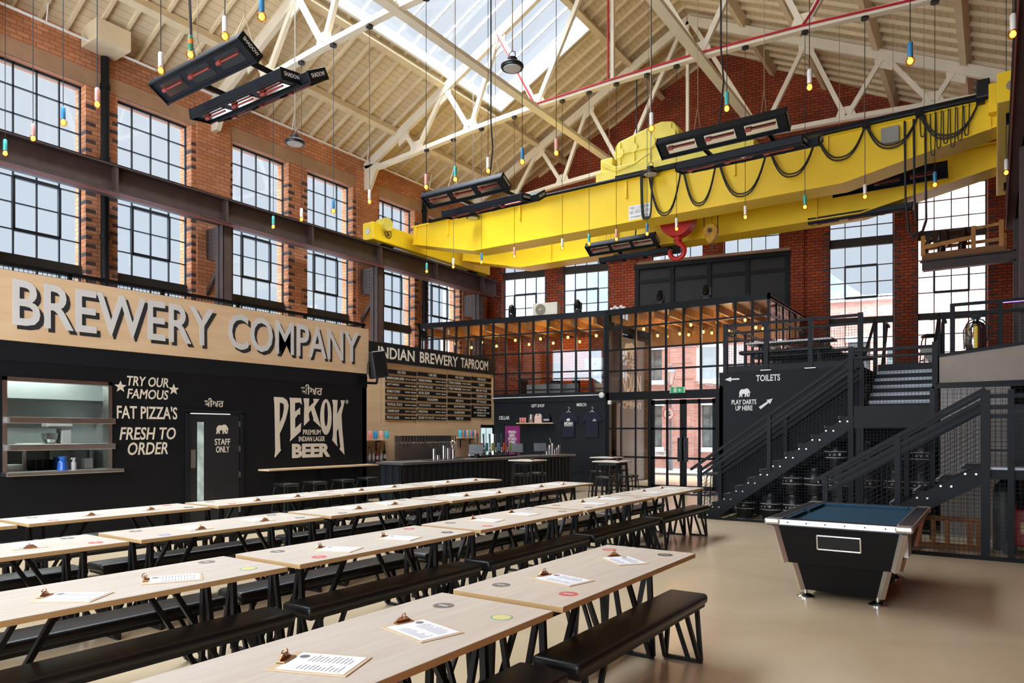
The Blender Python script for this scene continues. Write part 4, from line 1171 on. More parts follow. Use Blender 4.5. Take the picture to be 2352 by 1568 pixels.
MB().tube([(BX + .07, 10.75, 2.9), (BX + .1, 10.72, 3.1), (BX + .06, 10.85, 3.25)], .01, 5).out('speaker_lead', CABLE, t)

# ------------------------------------------------------------------ taproom wall and bar
TX = -13.5
tw = strips([10.8, 17.95, 18.68], [(17.95, 18.68, 0, 1.9)], lambda y: 4.04, lambda y, z, d: (TX - d, y, z), 0, .1)
TW = struct('wall_taproom', tw, PLY)
m = MB()
for y in (13.55, 14.9, 16.3, 17.5): m.box((TX, y - .005, 1.9), (TX + .002, y + .005, 3.55))
m.out('panel_joint', mat('ply_joint', '#9c7a52', .8), TW, kind='structure')
t = thing('taproom_sign', 'black board lettered INDIAN BREWERY TAPROOM above the menu', 'sign', (TX, 15.7, 3.54))
MB().box((TX, 12.6, 3.535), (TX + .05, 18.68, 4.04)).out('board', BLKW, t)
q = MB()
for s, a, w in (('INDIAN', 13.38, 1.42), ('BREWERY', 15.02, 1.72), ('TAPROOM', 16.88, 1.4)): q.text(s, (TX + .052, a, 3.63), EY, EZ, w, .31, .003, .02)
q.out('sign_lettering', LETC, t)
COLY = [(13.70, 14.93), (14.97, 16.24), (16.30, 17.42), (17.46, 18.5)]
MENU = [['KEG BEER', ('BIRMINGHAM LAGER', 'LIGHT PALE', '4.2% ABV'), ('JUICY MANGO', 'HAZY TROPICAL PALE', '5.5% ABV'), ('BOMBAY HONEY', 'HONEY WHEAT ALE', '5.0% ABV'), ('CRANE HOOK', 'NEIPA', '5.2% ABV'), ('TROPICAL TRUCK', 'HAZY TROPICAL PALE', '5.4% ABV'), ('CORNER SHOP', 'NEIPA', '5.8% ABV'), ('PEKOK LAGER', 'PREMIUM LAGER', '4.8% ABV')],
        ['CASK BEER', ('INDIAN SUMMER', 'GOLDEN ALE', '4.0% ABV'), ('INDIA PALE ALE', 'CLASSIC IPA', '4.9% ABV'), ('ROYAL BEAST', 'AMBER ALE', '4.2% ABV'), 'COLLAB BREWS', ('JUNGLE JUICE', 'FRUIT PALE', '5.0% ABV'), ('MILESTONE', 'AMERICAN PALE', '4.5% ABV'), ('BOUND TO THE CITY', 'WEST IPA', '5.0% ABV')],
        ['KEG CIDERS', ('CYDAH ORIGINAL', 'DRY CIDER', '4.5% ABV'), ('CYDAH DARK FRUIT', 'BERRY CIDER', '3.4% ABV'), 'IPA', 'FOLLOW US', '@INDIANBREWERY', 'ON EVERYTHING', 'THANK YOU'],
        ['MERCHANDISE', 'T-SHIRTS', 'BEER GIFT PACKS', 'TAKEAWAY BEERS', 'GIFT VOUCHERS', None, None, None]]
for c, (y0, y1) in enumerate(COLY):
    for i, e in enumerate(MENU[c]):
        z1 = 3.36 - i * .178 + c * .012
        if e is None and i > 5: continue
        zb = z1 - .115 if e is not None else 2.12
        nm = e if isinstance(e, str) else (e[0] if e else 'WHOLESALE & DISTRIBUTION')
        t = thing('menu_slat', 'black menu board slat lettered ' + nm, 'menu board', (TX, (y0 + y1) / 2, zb), group='black slats of the beer menu')
        MB().box((TX, y0, zb), (TX + .018, y1, z1)).out('slat_board', BLKW, t)
        q = MB(); X0 = TX + .019
        if e is None:
            for k, s in enumerate(('WHOLESALE & DISTRIBUTION', 'WE SUPPLY BEER', 'ASK A MEMBER OF THE TEAM', 'FOR MORE INFO')): q.text(s, (X0, (y0 + y1) / 2, z1 - .09 - k * .085), EY, EZ, (.8, .5, .82, .45)[k], .055, .002, .01, align='C')
        elif isinstance(e, str): q.text(e, (X0, (y0 + y1) / 2, zb + .022), EY, EZ, min(.035 * len(e) + .05, .62), .072, .002, .01, align='C')
        else:
            L = y1 - y0
            q.text(e[0], (X0, y0 + .04, zb + .022), EY, EZ, min(.043 * len(e[0]), L * .54), .072, .002, .01)
            q.text(e[1], (X0, y0 + L * .61, zb + .04), EY, EZ, L * .17, .035, .002, .01)
            q.text(e[2], (X0, y0 + L * .81, zb + .035), EY, EZ, L * .17, .045, .002, .01)
        q.out('slat_lettering', LETC, t)
# tap wall
t = thing('beer_tap_wall', 'stainless back panel carrying a long row of beer taps behind the bar', 'beer taps', (TX, 15.2, .9))
MB().box((TX, 14.05, .6), (TX + .03, 16.45, 1.56)).out('back_panel', INOX, t)
MB().cyl((TX + .1, 14.15, 1.36), (TX + .1, 16.5, 1.36), .025, n=10).out('tap_rail', CHROME, t, smooth=True, auto=40)
for i in range(20):
    y = 14.24 + i * .119
    m = MB().cyl((TX + .1, y, 1.36), (TX + .17, y, 1.35), .018, n=8).cyl((TX + .17, y, 1.38), (TX + .185, y, 1.22), .014, .01, n=8)
    tp = m.out('tap', CHROME, t)
    MB().cyl((TX + .14, y, 1.38), (TX + .15, y, 1.56), .012, .016, n=8).out('tap_handle', BLACKP, tp)
CAN2 = [mat('can_sky', '#58b9c9', .4), mat('can_rose', '#e58f86', .4), mat('can_azure', '#3b93c8', .4), mat('can_peach', '#f0b79b', .4)]
for ya, yb, z, n, br, nm in ((11.95, 13.7, 1.47, 9, 2, 'beside the black corner'), (16.7, 17.55, 1.50, 8, 2, 'over the pump clips')):
    s = thing('wall_shelf', 'small ply shelf of bright cans on the taproom wall ' + nm, 'shelf', (TX, ya, z))
    MB().box((TX, ya, z - .03), (TX + .22, yb, z)).out('shelf_board', PLY, s)
    for y in (ya + .25 * (yb - ya), ya + .8 * (yb - ya)): MB().box((TX, y - .012, z - .3), (TX + .02, y + .012, z - .03)).box((TX, y - .012, z - .06), (TX + .18, y + .012, z - .03)).out('bracket', STEEL, s)
    for i in range(n):
        y = ya + .09 + (yb - ya - .15) * i / (n - 1)
        c = thing('drink_can', 'colourful drink can standing on the small ply shelf ' + nm, 'can', (TX + .1, y, z), group='cans on the shelf ' + nm)
        MB().lathe([(.055, 0), (.06, .015), (.06, .21), (.05, .225)], (TX + .1, y, z), 12).out('can_body', CAN2[i % 4], c, smooth=True, auto=40)
        MB().lathe([(.05, .225), (.05, .23)], (TX + .1, y, z), 12).out('can_lid', INOX, c)
s = thing('wall_shelf', 'lower ply shelf of spirit bottles on the taproom wall beside the black corner', 'shelf', (TX, 12.8, .9))
MB().box((TX, 11.95, .87), (TX + .22, 13.7, .9)).out('shelf_board', PLY, s)
for y in (12.4, 13.3): MB().box((TX, y - .012, .6), (TX + .02, y + .012, .87)).box((TX, y - .012, .84), (TX + .18, y + .012, .87)).out('bracket', STEEL, s)
BC = [('pink', mat('gin_pink', '#c9566b', .15)), ('orange', mat('rum_orange', '#b8542a', .15)), ('dark red', mat('gin_red', '#8e1f2b', .15)), ('clear', mat('vodka_clear', '#c9d3d6', .1)), ('green', mat('bottle_green', '#3d5a3a', .15))]
bi = 0
def bottle(x, y, z, h, k, lab, grp):
    b = thing('spirit_bottle', lab, 'bottle', (x, y, z), group=grp)
    MB().lathe([(.04, 0), (.043, .01), (.043, h * .6), (.015, h * .75), (.014, h)], (x, y, z), 12).out('bottle_glass', BC[k][1], b, smooth=True, auto=40)
    MB().lathe([(.0435, h * .15), (.0435, h * .45)], (x, y, z), 12).out('bottle_label', PAPER, b)
    MB().lathe([(.017, h), (.017, h + .025)], (x, y, z), 8).out('bottle_cap', BLACKP, b)
for i, k in enumerate((0, 1, 0, 2, 2, 1, 2, 3, 3, 0, 3, 4)):
    bottle(TX + .1, 12.03 + i * .14, .9, .3 + .05 * (i % 3), k, '%s spirit bottle on the lower ply shelf by the black corner' % BC[k][0], 'spirit bottles on the lower shelf ' + BC[k][0])
for i, k in enumerate((4, 3, 1, 2, 4, 3, 4)):
    bottle(TX + .5, 16.75 + i * .13, .90, .32 + .04 * (i % 3), k, '%s spirit bottle behind the pump clips at the back bar' % BC[k][0], 'back bar bottles ' + BC[k][0])
MB_ = MB().box((TX + .02, 11.0, 0), (TX + .7, 17.9, .9))
tag(MB_.out('back_counter', BLKW), 'black back counter along the taproom wall behind the bar', 'counter')
# bar counter
t = thing('bar_counter', 'long bar with dark panelled front and steel top before the taproom wall', 'bar counter', (-10.1, 13.8, 0))
b = MB().box((-10.42, 10.3, 1.0), (-9.68, 17.3, 1.05)).out('counter_top', INOXD, t, bev=.004)
MB().box((-10.35, 10.36, 0), (-9.78, 17.25, 1.0)).out('counter_body', BLKW, t)
m = MB()
y = 10.4
while y < 17.2: m.box((-9.78, y, .12), (-9.765, y + .1, .98)); y += .18
for x in (-10.3, -10.1, -9.92): m.box((x, 10.345, .12), (x + .1, 10.36, .98))
m.out('front_panel', BLKW2, t)
MB().box((-9.9, 10.37, 0), (-9.74, 17.2, .1)).out('plinth', STEEL, t)
k = thing('keg_stack', 'pale steel kegs seen in the gap between black wall and bar', 'keg', (-11.0, 11.3, 0))
for z in (0, .52): MB().lathe([(.19, 0), (.2, .03), (.2, .1), (.185, .13), (.185, .36), (.2, .4), (.2, .47), (.18, .5)], (-11.0, 11.3, z), 18).out('keg_shell', INOX, k, smooth=True, auto=35)
# things on the bar
m = thing('bar_tool_caddy', 'group of steel straw and tool cups on a mat on the bar', 'caddy', (-9.95, 11.9, 1.05))
MB().box((-10.15, 11.4, 1.05), (-9.85, 12.5, 1.06)).out('bar_mat', BLACKP, m)
for y, h, r in ((11.62, .24, .035), (11.75, .1, .04), (11.95, .3, .04), (12.1, .24, .04), (12.28, .22, .045)): MB().lathe([(r, 0), (r, h)], (-10.0, y, 1.06), 12).out('steel_cup', CHROME, m, smooth=True, auto=40)
MB().ball((-10.0, 12.25, 1.42), .06, 12, 8).cyl((-10.0, 12.25, 1.28), (-10.0, 12.25, 1.38), .02, n=8).out('citrus_squeezer', CHROME, m)
m = thing('bar_tool_caddy', 'small group of steel cups at the far end of the bar', 'caddy', (-10.0, 16.9, 1.05))
for y, h in ((16.35, .2), (16.5, .26), (16.65, .3), (16.78, .14), (16.9, .18), (17.0, .25)): MB().lathe([(.04, 0), (.04, h)], (-10.05, y, 1.05), 12).out('steel_cup', CHROME, m, smooth=True, auto=40)
MB().cyl((-10.05, 16.62, 1.3), (-10.05, 16.5, 1.5), .012, n=6).out('long_spoon', CHROME, m)
for y, l in ((13.25, 'beside the pump clips'), (14.95, 'in front of the purple cellar door'), (16.1, 'by the steel cups at the far bar end')):
    p = thing('till_screen', 'black till screen on the bar ' + l, 'till', (-10.1, y, 1.05), group='till screens')
    Mt = Matrix.Translation((-10.1, y, 1.05)) @ Matrix.Rotation(math.radians(35), 4, 'Z')
    MB().prism([(-.02, 0), (.16, 0), (.06, .22)], lambda a, b, d: (d, a, b), -.03, .03).xf(Mt).out('stand', BLACKP, p)
    MB().box((-.17, -.01, -.14), (.17, .01, .14)).xf(Mt @ Matrix.Translation((0, .06, .2)) @ Matrix.Rotation(math.radians(-38), 4, 'X')).out('screen', BLACKP, p, bev=.005)
PC = ['#d9792b', '#5aa7b5', '#b6c06c', '#6fa3c7', '#d4623a', '#9dbb6b']
p = thing('pump_bank', 'bank of hand pumps on a black drip tray along the bar', 'hand pumps', (-10.2, 14.0, 1.05))
MB().box((-10.35, 13.35, 1.05), (-10.05, 14.85, 1.1)).out('drip_tray', BLACKP, p)
for i in range(6):
    y = 13.45 + i * .25
    h = MB().lathe([(.045, 0), (.03, .1), (.02, .16), (.014, .18)], (-10.2, y, 1.1), 10).out('pump_body', CHROME, p, smooth=True)
    MB().cyl((-10.2, y, 1.28), (-10.22, y, 1.62), .016, .022, n=8).out('pump_handle', BLACKP, h)
    MB().box((-10.12, y - .06, 1.2), (-10.11, y + .06, 1.4)).out('pump_clip', mat('clip_%d' % i, PC[i], .5), h)
# ------------------------------------------------------------------ glazed office over the cellar wall, and the entrance lobby
OX, OY = -9.759, 19.378
def pO(s, z, d): return (OX + s * CA - d * SA, OY + s * SA + d * CA, z)     # d > 0 goes back towards the street wall
def pL(x, z, d): return (x, OY + d, z)
def rect(m, fn, a, b, z0, z1, d0, d1): return m.prism([(a, z0), (b, z0), (b, z1), (a, z1)], fn, d0, d1)
SLF = -6.65
OW = struct('wall_office', strips([-3.9, -3.44, -2.86, 0], [(-3.44, -2.86, 0, 1.93)], lambda s: 2.68, pO, 0, .12), BLKW2)
rect(MB(), pO, -3.44, -2.86, .0, 1.93, .04, .1).out('cellar_door', mat('cellar_door_black', '#16191c', .5), OW, kind='structure')
m = MB(); rect(m, pO, SLF, 0, 2.62, 2.9, -.03, .2); m.out('floor_edge', BLKW2, OW, kind='structure')
rect(MB(), pO, SLF, 0, 2.62, 2.74, .2, 3.6).out('office_floor', BLKW2, OW, kind='structure')
rect(MB(), pO, -2.0, 0, .42, .435, -.012, 0).out('wall_trim', STEEL2, OW, kind='structure')
mu = [-3.83, -3.378, -2.902, -2.419, -1.93, -1.463, -.99, -.539, -.082]
mu = [-6.6, -6.13, -5.66, -5.2, -4.74, -4.28] + mu
m = MB()
for s in mu: rect(m, pO, s - .028, s + .028, 2.85, 5.3, -.03, .04)
for z in (4.81, 4.18, 3.55, 3.0): rect(m, pO, SLF, 0, z - .022, z + .022, -.02, .03)
rect(m, pO, SLF, 0, 5.2, 5.37, -.05, .1)
G1 = struct('window_%d' % (NWIN[0] + 1), m, STEEL); NWIN[0] += 1
rect(MB(), pO, SLF, 0, 2.9, 5.25, .0, .006).out('pane', GLASSB, G1, kind='structure')
SOF = boards('office_soffit_boards', '#a87a45', '#5a3c1e', (0, 1, 0), .3, .05)
m = MB(); rect(m, pO, SLF, .2, 5.22, 5.30, .1, 3.6); RO = struct('ceiling_office', m, SOF)
m = MB()
for s in [-6.4 + .75 * i for i in range(9)]: rect(m, pO, s - .05, s + .05, 5.0, 5.22, .1, 3.6)
m.out('joist', SOF, RO, kind='structure')
IN_ = brick('brick_inner', '#a5552f', '#8c4527', '#5a2f20')
rect(MB(), pO, SLF, -.02, 2.74, 5.22, 3.45, 3.55).out('back_wall', IN_, OW, kind='structure')
m = MB(); rect(m, pO, -.1, -.02, 2.74, 5.22, .1, 3.5); m.out('partition', BLKW, OW, kind='structure')
# lobby
LX0, LX1 = OX, -4.94
m = MB()
cols = [-9.28, -8.811, -8.355, -7.856, -7.332, -6.823, -6.353, -5.87, -5.4]
for x in cols: rect(m, pL, x - .028, x + .028, 2.85, 5.25, -.03, .04)
for x in (-9.28, -8.811): rect(m, pL, x - .02, x + .02, 0, 2.65, -.03, .04)
for x0, x1, zs in ((LX0, LX1, (4.80, 4.14, 3.50)), (LX0, -8.355, (1.77, .92, .05))):
    for z in zs: rect(m, pL, x0, x1, z - .026, z + .026, -.02, .03)
rect(m, pL, LX0, LX1, 5.2, 5.37, -.05, .1); rect(m, pL, LX0, LX1, 2.62, 2.86, -.06, .08)
rect(m, pL, LX0 - .03, LX0 + .1, 0, 5.37, -.06, .1); rect(m, pL, LX1 - .06, LX1, 0, 5.37, -.05, .08)
rect(m, pL, -8.40, -8.30, 0, 2.65, -.05, .06); rect(m, pL, -6.40, -6.30, 0, 2.65, -.05, .06)
G2 = struct('window_%d' % (NWIN[0] + 1), m, STEEL); NWIN[0] += 1
m = MB(); rect(m, pL, LX0, LX1, 2.86, 5.2, 0, .006); rect(m, pL, LX0, -8.4, 0, 2.62, 0, .006); rect(m, pL, -6.3, LX1, 0, 2.62, 0, .006)
m.out('pane', GLASSB, G2, kind='structure')
for k, (x0, x1) in enumerate(((-8.30, -7.345), (-7.335, -6.40))):
    m = MB()
    rect(m, pL, x0, x0 + .09, .02, 2.60, -.02, .03); rect(m, pL, x1 - .09, x1, .02, 2.60, -.02, .03)
    for z in (.07, 2.53): rect(m, pL, x0, x1, z - .06, z + .06, -.02, .03)
    for z in (1.76, .91): rect(m, pL, x0, x1, z - .03, z + .03, -.02, .03)
    xm = (x0 + x1) / 2; rect(m, pL, xm - .03, xm + .03, .02, 2.6, -.02, .03)
    D = struct('door_%d' % (k + 2), m, STEEL)
    rect(MB(), pL, x0 + .05, x1 - .05, .05, 2.55, 0, .006).out('pane', GLASSB, D, kind='structure')
    hx = x1 - .06 if k == 0 else x0 + .06
    rect(MB(), pL, hx - .09, hx + .09, .82, 1.5, -.05, -.02).out('push_plate', BLACKP, D, kind='structure')
    MB().tube([(hx, OY - .05, 1.15), (hx, OY - .09, 1.17), (hx, OY - .09, 1.4), (hx, OY - .05, 1.42)], .012, 6).out('pull_handle', INOX, D, kind='structure')
m = MB()
m.box((LX1 - .06, OY, 2.86), (LX1, OY + .05, 5.3))
for i in range(1, 6): m.box((LX1 - .04, OY + i * .75, 2.86), (LX1, OY + i * .75 + .05, 5.25))
for z in (3.5, 4.14, 4.8, 5.28): m.box((LX1 - .05, OY, z - .03), (LX1, OY + 4.6, z + .03))
G3 = struct('window_%d' % (NWIN[0] + 1), m, STEEL); NWIN[0] += 1
MB().box((LX1 - .03, OY + .03, 2.86), (LX1 - .024, OY + 4.6, 5.25)).out('pane', GLASSB, G3, kind='structure')
m = MB().box((LX0, OY + .1, 5.22), (LX1, OY + 4.3, 5.30)); RL = struct('ceiling_lobby', m, SOF)
m = MB()
for i in range(11): m.box((LX0 + .1 + i * .46, OY + .1, 5.02), (LX0 + .17 + i * .46, OY + 4.0, 5.22))
m.out('joist', SOF, RL, kind='structure')
MB().box((LX0, OY + 3.2, 4.55), (LX1, OY + 3.35, 5.22)).out('soffit_beam', SOF, RL, kind='structure')
# open steel shutter leaf lettered with the brewery's name, standing along the lobby's side
RIB = boards('ribbed_grey_steel', '#8b8885', '#5f5d5b', (0, 1, 0), .075, .12)
t = thing('shutter_door', 'open grey ribbed shutter door lettered with the brewery name inside the lobby', 'shutter door', (-10.1, 22, 0))
MB().box((-10.16, 20.75, .03), (-10.1, 23.0, 4.8)).out('door_leaf', RIB, t)
q = MB()
for s, y, z, w, h in (('THE', 21.5, 3.78, .6, .3), ('INDIAN', 20.95, 3.0, 1.7, .62), ('BREWERY', 20.95, 2.75, 1.7, .18), ('COMPANY', 20.95, 2.44, 1.75, .25)): q.text(s, (-10.098, y, z), EY, EZ, w, h, .004, .02)
eleph(q, lambda a, b, d: (-10.098 + d, 21.3 + a, 4.12 + b), .9, .55)
q.out('door_lettering', LETC, t)
MB().box((-10.1, 23.0, 0), (-9.95, 23.15, 4.7)).out('wall_end', mat('weathered_jamb', '#8b6a4a', .9, var=.4, vscale=9), WALL_F, kind='structure')

def small_bulb(x, y, z, zt, lab, grp):
    t = thing('pendant_bulb', lab, 'hanging lamp', (x, y, z), group=grp)
    MB().ball((x, y, z), .045, 10, 6, 1.2).out('bulb', BULB, t, smooth=True)
    MB().cyl((x, y, z + .05), (x, y, z + .13), .022, n=8).out('lamp_holder', BLACKP, t)
    MB().cyl((x, y, z + .13), (x, y, zt), .005, n=5).out('cord', CABLE, t)
for j, (y, z) in enumerate(((20.5, 4.88), (21.6, 4.80), (22.4, 4.86))):
    for i, x in enumerate((-9.05, -8.3, -7.53, -6.73, -5.92)):
        small_bulb(x, y, z, 5.22, 'bare warm bulb in the %s lobby row, %s from the corner post' % (('front', 'middle', 'back')[j], ORD[i]), 'warm bulbs in the lobby')
for j, d in enumerate((.7, 1.9)):
    for i, s in enumerate((-5.6, -4.6, -3.35, -2.45, -1.5, -.55)):
        x, y, z = pO(s, 4.72, d)
        small_bulb(x, y, 4.72, 5.0, 'bare warm bulb in the %s office row, %s from the window wall' % (('front', 'back')[j], ORD[i]), 'warm bulbs in the office')
for x, y, z, e in ((-9.3 + 1.0, 20.9, 4.55, 26), (-6.4, 20.9, 4.55, 26), (-14.2, 19.6, 4.5, 22), (-12.3, 20.0, 4.5, 26), (-10.8, 20.3, 4.5, 26)):
    l = bpy.data.lights.new('bulb_glow', 'POINT'); l.energy = e * 2.2; l.color = (1, .62, .28); l.shadow_soft_size = .25
    o = bpy.data.objects.new('bulb_glow', l); COL.objects.link(o); o.location = (x, y, z); o['kind'] = 'helper'
# office furniture
def offthing(nm, lab, cat, s, d): return thing(nm, lab, cat, pO(s, 2.74, d))
for s, l in ((-.75, 'below the computer screen by the corner post'), (-2.6, 'in the middle of the glazed office')):
    t = offthing('office_desk', 'dark office desk ' + l, 'desk', s, 1.0)
    rect(MB(), pO, s - .6, s + .6, 3.44, 3.48, .6, 1.3).out('desk_top', OAKD, t)
    for a in (-.55, .55): rect(MB(), pO, s + a - .03, s + a + .03, 2.74, 3.44, .65, 1.25).out('leg', STEEL, t)
t = offthing('computer_monitor', 'back of a pale computer monitor standing on the office desk', 'monitor', -.55, .8)
rect(MB(), pO, -.95, -.28, 3.58, 4.02, .75, .78).out('screen', mat('monitor_back', '#d5d5d2', .35), t, bev=.008)
rect(MB(), pO, -.66, -.56, 3.48, 3.6, .78, .9).out('monitor_stand', ALU, t)
m = MB(); m.prism(ell(-.6, 3.83, .035, .04), lambda a, b, d: pO(a, b, .745 + d), 0, .003); m.out('monitor_logo', LETK, t)
t = offthing('carton', 'pale beer carton lettered PEKOK leaning on the office desk', 'box', -.3, .6)
rect(MB(), pO, -.5, -.12, 3.49, 3.76, .62, .72).out('carton_body', PAPER, t)
q = MB().text('PEKOK', pO(-.48, 3.62, .615), (CA, SA, 0), EZ, .33, .1, .003, .02); q.out('carton_lettering', mat('ink_gold', '#8a7440', .6), t)
t = offthing('carton', 'dark beer carton lettered INDIAN on the office floor by the post', 'box', -.3, .5)
rect(MB(), pO, -.5, -.1, 3.2, 3.42, .5, .58).out('carton_body', BLKW, t); MB().text('INDIAN', pO(-.47, 3.24, .496), (CA, SA, 0), EZ, .34, .1, .003, .02).out('carton_lettering', LETC, t)
rect(MB(), pO, -.5, -.1, 2.74, 3.2, .46, .6).out('crate_below', CARD, t)
t = offthing('pale_panel', 'low pale grey panel standing inside the office glazing', 'panel', -1.6, .3)
rect(MB(), pO, -2.75, -1.0, 2.9, 3.2, .25, .28).out('panel_board', mat('grey_panel', '#8f8d84', .5), t)
t = offthing('filing_shelf', 'white shelf unit of boxes at the window wall end of the office', 'shelf', -5.2, .9)
for z in (3.0, 3.4, 3.8): rect(MB(), pO, -6.0, -4.4, z, z + .03, .6, 1.0).out('shelf_board', WHITE, t)
for i in range(7): rect(MB(), pO, -5.95 + i * .22, -5.8 + i * .22, 3.43 if i % 2 else 3.03, 3.65 if i % 2 else 3.3, .62, .9).out('document_box', WHITE if i % 3 else mat('box_rose', '#c98f8a', .6), t)
t = offthing('office_chair', 'dark office chair silhouetted in the middle of the office', 'chair', -2.0, .9)
rect(MB(), pO, -2.2, -1.85, 3.3, 3.95, 1.0, 1.06).out('backrest', BLACKP, t, bev=.03); rect(MB(), pO, -2.25, -1.8, 3.2, 3.28, .6, 1.05).out('seat', BLACKP, t, bev=.03)
rect(MB(), pO, -2.05, -2.0, 2.74, 3.2, .8, .85).out('pillar_leg', STEEL, t)
t = offthing('orange_lit_brick', 'end wall brick inside the office, its orange light put into the colour', 'brick wall', -1.8, 3)
rect(MB(), pO, -2.5, -1.4, 2.74, 5.0, 2.9, 3.45).out('lit_brick_face', brick('brick_lit_orange', '#c0602f', '#a85028', '#6b3820'), t)  # warm bulb light on the end wall brick, put into the brick colour

# on top of the glass boxes
def movhead(x, y, z, lab, bz=0.0):
    t = thing('stage_light', lab, 'stage light', (x, y, z), group='black moving head lights')
    MB().box((x - .1, y - .08, z), (x + .1, y + .08, z + .09)).out('base', BLACKP, t, bev=.015)
    MB().box((x - .13, y - .03, z + .09), (x - .1, y + .03, z + .32)).box((x + .1, y - .03, z + .09), (x + .13, y + .03, z + .32)).box((x - .13, y - .03, z + .09), (x + .13, y + .03, z + .12)).out('yoke', BLACKP, t)
    h = MB().lathe([(.05, -.14), (.09, -.1), (.095, .06), (.07, .14)], (0, 0, 0), 14).xf(Matrix.Translation((x, y, z + .27)) @ Matrix.Rotation(bz, 4, 'X')).out('lamp_head', BLACKP, t, smooth=True, auto=35)
    MB().lathe([(.065, .14), (.06, .146)], (0, 0, 0), 14).xf(Matrix.Translation((x, y, z + .27)) @ Matrix.Rotation(bz, 4, 'X')).out('lens', CHROME, h)
for x, y, l in ((-12.96, 18.95, 'above the office beside the air conditioner'), (-10.75, 19.35, 'above the office corner before the second window')): movhead(x, y, 5.38, 'black moving stage light standing ' + l, .6)
for x, l in ((-8.07, 'before the shutter, nearer the corner post'), (-6.7, 'before the shutter centre seam')): movhead(x, 19.45, 5.38, 'black moving stage light on the lobby roof ' + l, -.3)
MB().box((LX0 + .8, 19.42, 5.37), (-6.2, 19.5, 5.41)).out('roof_trunking', STEEL2, RL, kind='structure')
t = thing('air_conditioner', 'cream outdoor air conditioner unit with round fan grille on the office roof', 'air conditioner', (-11.9, 19.35, 5.38))
ac = MB().box((-.42, -.15, 0), (.42, .15, .42)).at((-11.9, 19.35, 5.38), A).out('casing', mat('ac_cream', '#d9d2c0', .5), t, bev=.015)
m = MB().lathe([(.175, 0), (.175, .01)], (0, 0, 0), 24).xf(Matrix.Translation((-11.9, 19.35, 5.38)) @ Matrix.Rotation(A, 4, 'Z') @ Matrix.Translation((-.15, -.152, .21)) @ Matrix.Rotation(PI / 2, 4, 'X')); m.out('fan_recess', mat('ac_shadow', '#7d7566', .6), t)
m = MB()
for r in (.05, .08, .11, .14, .17): m.tube([(r * math.cos(i * PI / 10), r * math.sin(i * PI / 10), 0) for i in range(20)], .005, 4, closed=True)
m.lathe([(.04, -.01), (.04, .01)], (0, 0, 0), 14)
m.xf(Matrix.Translation((-11.9, 19.35, 5.38)) @ Matrix.Rotation(A, 4, 'Z') @ Matrix.Translation((-.15, -.17, .21)) @ Matrix.Rotation(PI / 2, 4, 'X')).out('fan_grille', mat('ac_grille', '#b7ae99', .5), t)
m = MB()
for i in range(5): m.ball((-9.65 + i * .1, 19.5 + .03 * (i % 2), 5.41 + .05 * (i % 2)), .07, 8, 5, .8)
tag(m.out('plastic_bag', WHITE, smooth=True), 'crumpled white plastic bundle lying on the roof beam at the corner post', 'bag')

# cellar wall: door, lettering, gift shelf, merchandise, alarm conduit
EU = (CA, SA, 0)
def oO(s, z): return pO(s, z, -.003)
q = MB()
for s, a, z, w, h in (('CELLAR', -3.62, 2.07, .37, .115), ('GIFT SHOP', -2.49, 2.45, .45, .1), ('MERCH', -.965, 2.46, .31, .1)): q.text(s, oO(a, z), EU, EZ, w, h, .004, .015)
q.out('wall_lettering', LETW, OW, kind='structure')
D = struct('door_4', rect(MB(), pO, -3.42, -2.9, .95, 1.86, .02, .04), mat('purple_panel', '#7d1f60', .35, var=.25, vscale=1.5, emit=.08, ecol=(.6, .1, .4)))
q = MB()
for i, (s, w) in enumerate((('FRESH', .26), ('BEER', .2), ('STORED', .3), ('HERE', .21))): q.text(s, pO(-3.16, 1.62 - i * .11, .017), EU, EZ, w, .09, .003, .02, align='C')
q.out('door_lettering', LETW, D, kind='structure')
m = MB(); rect(m, pO, -2.98, -2.965, .7, 1.45, -.04, .02); m.out('pull_bar', INOX, D, kind='structure')
t = thing('gift_shelf', 'narrow pale shelf on the black cellar wall under the gift shop lettering', 'shelf', pO(-2.3, 1.95, 0))
rect(MB(), pO, -2.93, -1.68, 1.93, 1.96, -.2, 0).out('shelf_board', PLY, t)
for s in (-2.6, -1.95): rect(MB(), pO, s - .012, s + .012, 1.75, 1.93, -.03, 0).out('bracket', STEEL, t)
for i, s in enumerate((-2.82, -2.74, -2.66)):
    x, y, z = pO(s, 1.96, -.1)
    tag(MB().lathe([(.03, 0), (.035, .01), (.035, .15), (.028, .165)], (x, y, z), 10).out('drink_can', CAN2[1], smooth=True), 'pink drink can on the gift shop shelf', 'can', 'pink cans on the gift shelf')
x, y, z = pO(-2.45, 1.96, -.1)
tag(MB().lathe([(.07, 0), (.085, .02), (.085, .22), (.075, .25), (.08, .26)], (x, y, z), 14).out('mini_keg', INOX, smooth=True), 'silver mini keg on the gift shop shelf', 'keg')
for s, c, l in ((-2.2, mat('pack_pink', '#e3c3b4', .6), 'pale pink carry pack of cans'), (-1.92, BLKW, 'black carry pack with white lettering')):
    t = thing('carry_pack', l + ' on the gift shop shelf', 'carry pack', pO(s, 1.96, -.1))
    MB().prism([(s - .12, 1.96), (s + .12, 1.96), (s + .12, 2.15), (s + .07, 2.24), (s - .07, 2.24), (s - .12, 2.15)], lambda a, b, d: pO(a, b, d), -.15, -.05).out('pack_body', c, t)
    MB().prism([(s - .04, 2.19), (s + .04, 2.19), (s + .04, 2.215), (s - .04, 2.215)], pO, -.155, -.15).out('hand_hole', BLACKP, t)
    if c is BLKW: MB().text('INDIAN', pO(s - .09, 2.02, -.152), EU, EZ, .18, .06, .002, .02).out('pack_lettering', LETW, t)
